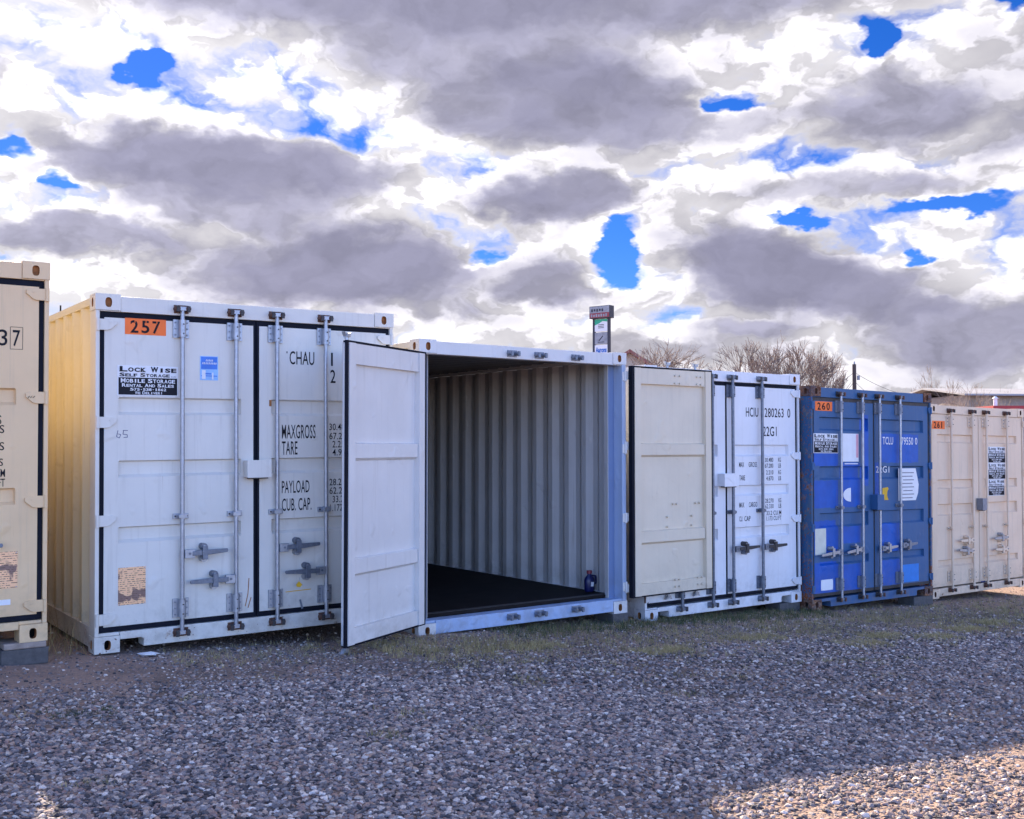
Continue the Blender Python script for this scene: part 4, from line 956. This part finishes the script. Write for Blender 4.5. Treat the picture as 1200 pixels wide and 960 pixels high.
# ------------------------------------------------------------------ utility poles and wires
plain('pole', (.075, .055, .05), .9)
def pole(px, ytop, D, label):
    x, y, zt = px2(px, ytop, D); z0 = gz(x, y); r = empty('utility_pole', (x, y, z0)); tag(r, label, 'utility pole')
    mb = MB(); mb.cyl((0, 0, 0), (0, 0, zt - z0), .15, .11, n=8, mat='pole'); mb.build('post', r)
    mb = MB(); mb.cyl((0, -.02, zt - z0), (0, -.02, zt - z0 + .16), .05, .03, n=8, mat='galv_grey'); mb.build('insulator', r)
    mb = MB(); mb.cyl((.2, -.1, zt - z0 - .9), (.2, -.1, zt - z0 - .65), .08, n=10, mat='galv_grey'); mb.build('transformer', r)
    return Vector((x, y, zt - .45))
P0 = pole(1001, 427, 60, 'dark wooden utility pole above the blue container')
def wire(a, b_, sag, label, r=.012):
    mb = MB(); n = 14; pts = [a.lerp(b_, i / n) + Vector((0, 0, -4 * sag * (i / n) * (1 - i / n))) for i in range(n + 1)]; pts = [p - a for p in pts]
    for p, q in zip(pts[:-1], pts[1:]): mb.cyl(p, q, r, n=4, mat='black', cap=False)
    o = mb.build('power_line', recalc=False); o.location = a; tag(o, label, 'power line', 'power lines hung from the utility pole')
V3 = lambda t3: Vector(t3)
wire(P0, V3(px2(905, 470, 52)), .5, 'power line sagging left from the pole toward the trees')
wire(P0 - Vector((0, 0, .5)), V3(px2(925, 452, 46)), 1.0, 'lower power line sagging left from the pole')
wire(P0, V3(px2(1108, 466, 62)), .5, 'upper power line falling right from the pole')
wire(P0 - Vector((0, 0, .5)), V3(px2(1100, 478, 60)), .9, 'lower power line falling right from the pole')
ax_, ay_, az_ = px2(71, 358, 15); mb = MB(); mb.cyl((0, 0, 0), (0, 0, az_ - gz(ax_, ay_)), .022, .012, n=6, mat='black'); o = mb.build('antenna_mast'); o.location = (ax_, ay_, gz(ax_, ay_)); tag(o, 'thin black mast tip showing above the gap between the two leftmost containers', 'mast')

# ------------------------------------------------------------------ far buildings
plain('roof_red', (.30, .10, .075), .8, var=.2, scale=2); plain('stucco', (.52, .44, .36), .9); plain('roof_pale', (.36, .35, .35), .8, var=.1, scale=.6); plain('wall_pale', (.30, .26, .23), .9); plain('trim_red', (.38, .03, .03), .6); plain('glass', (.04, .05, .06), .1)
def house(name, x, y, rz, hw, dp, eave, ridge, mats, label, over=.4):
    z0 = gz(x, y) - .05; r = empty(name, (x, y, z0), (0, 0, R(rz))); tag(r, label, 'building')
    mb = MB(); mb.prism([(-hw, 0), (hw, 0), (hw, eave), (0, ridge), (-hw, eave)], 0, dp, mats[0]); mb.build('wall', r)
    mb = MB(); sl2 = (ridge - eave) / hw
    for sg in (-1, 1):
        P = [(0, ridge + .01), (sg * (hw + over), eave - over * sl2 + .01), (sg * (hw + over), eave - over * sl2 + .17), (0, ridge + .17)]
        mb.prism(P, -over, dp + over, mats[1])
    mb.build('roof', r)
    for xx in (-hw * .5, hw * .5):
        mb = MB(); mb.box(xx - .5, xx + .5, -.02, .03, 1.0, 2.1, 'whiteout'); w_ = mb.build('window', r)
        mb = MB(); mb.box(xx - .43, xx + .43, -.035, -.021, 1.07, 2.03, 'glass'); mb.build('pane', w_)
    mb = MB(); mb.box(-.45, .45, -.03, .02, 0.02, 2.05, mats[1]); mb.build('door', r)
    return r
x, y, zr = px2(737, 413, 50); house('brick_house', x, y, 0, 5.0, 9, 2.2 + 1.2, zr - gz(x, y), ('stucco', 'roof_red'), 'house with a reddish gable roof behind the spreading bare tree')
# long shed: ridge parallel to the picture
x, y, zr = px2(1245, 456, 78); zr -= gz(x, y)
r = empty('metal_shed', (x, y, gz(x, y)), (0, 0, R(6))); tag(r, 'long low shed with a pale metal roof, far right behind the bushes', 'building')
mb = MB(); mb.box(-9.2, 22, -3, 7, 0, zr - .62, 'wall_pale'); mb.build('wall', r)
mb = MB(); A = [(-9.8, -4, zr - .7), (22.5, -4, zr - .7), (22.5, 2, zr), (-9.8, 2, zr), (22.5, 8, zr - .7), (-9.8, 8, zr - .7)]
mb.add(A + [(a, b_, c + .12) for a, b_, c in A], [(0, 1, 2, 3), (3, 2, 4, 5), (9, 8, 7, 6), (11, 10, 8, 9), (0, 6, 7, 1), (5, 4, 10, 11), (0, 3, 9, 6), (3, 5, 11, 9), (1, 7, 8, 2), (2, 8, 10, 4)], 'roof_pale'); mb.build('roof', r)
for k in range(4):
    mb = MB(); mb.box(-6 + k * 6, -4 + k * 6, -3.04, -2.98, 1, zr - 1.9, 'whiteout'); w_ = mb.build('window', r)
    mb = MB(); mb.box(-5.9 + k * 6, -4.1 + k * 6, -3.06, -3.041, 1.1, zr - 2.0, 'glass'); mb.build('pane', w_)
# nearer flat-roofed store room with red trim and a white roof vent
x, y, zr = px2(1164, 475.5, 38); g0 = gz(x, y); zr -= g0
r = empty('store_room', (x, y, g0), (0, 0, 0)); tag(r, 'flat building with a red roof edge just above container 261', 'building')
mb = MB(); mb.box(.15, 9, .15, 5, 0, zr - .22, 'wall_pale'); mb.build('wall', r)
mb = MB(); mb.box(0, 9.2, 0, 5.2, zr - .22, zr - .0, 'trim_red'); mb.build('roof_edge', r)
mb = MB(); mb.cyl((.35, .6, zr), (.35, .6, zr + .28), .07, n=10, mat='whiteout'); mb.cyl((.35, .6, zr + .28), (.35, .6, zr + .36), .12, .03, n=10, mat='whiteout'); mb.build('roof_vent', r)
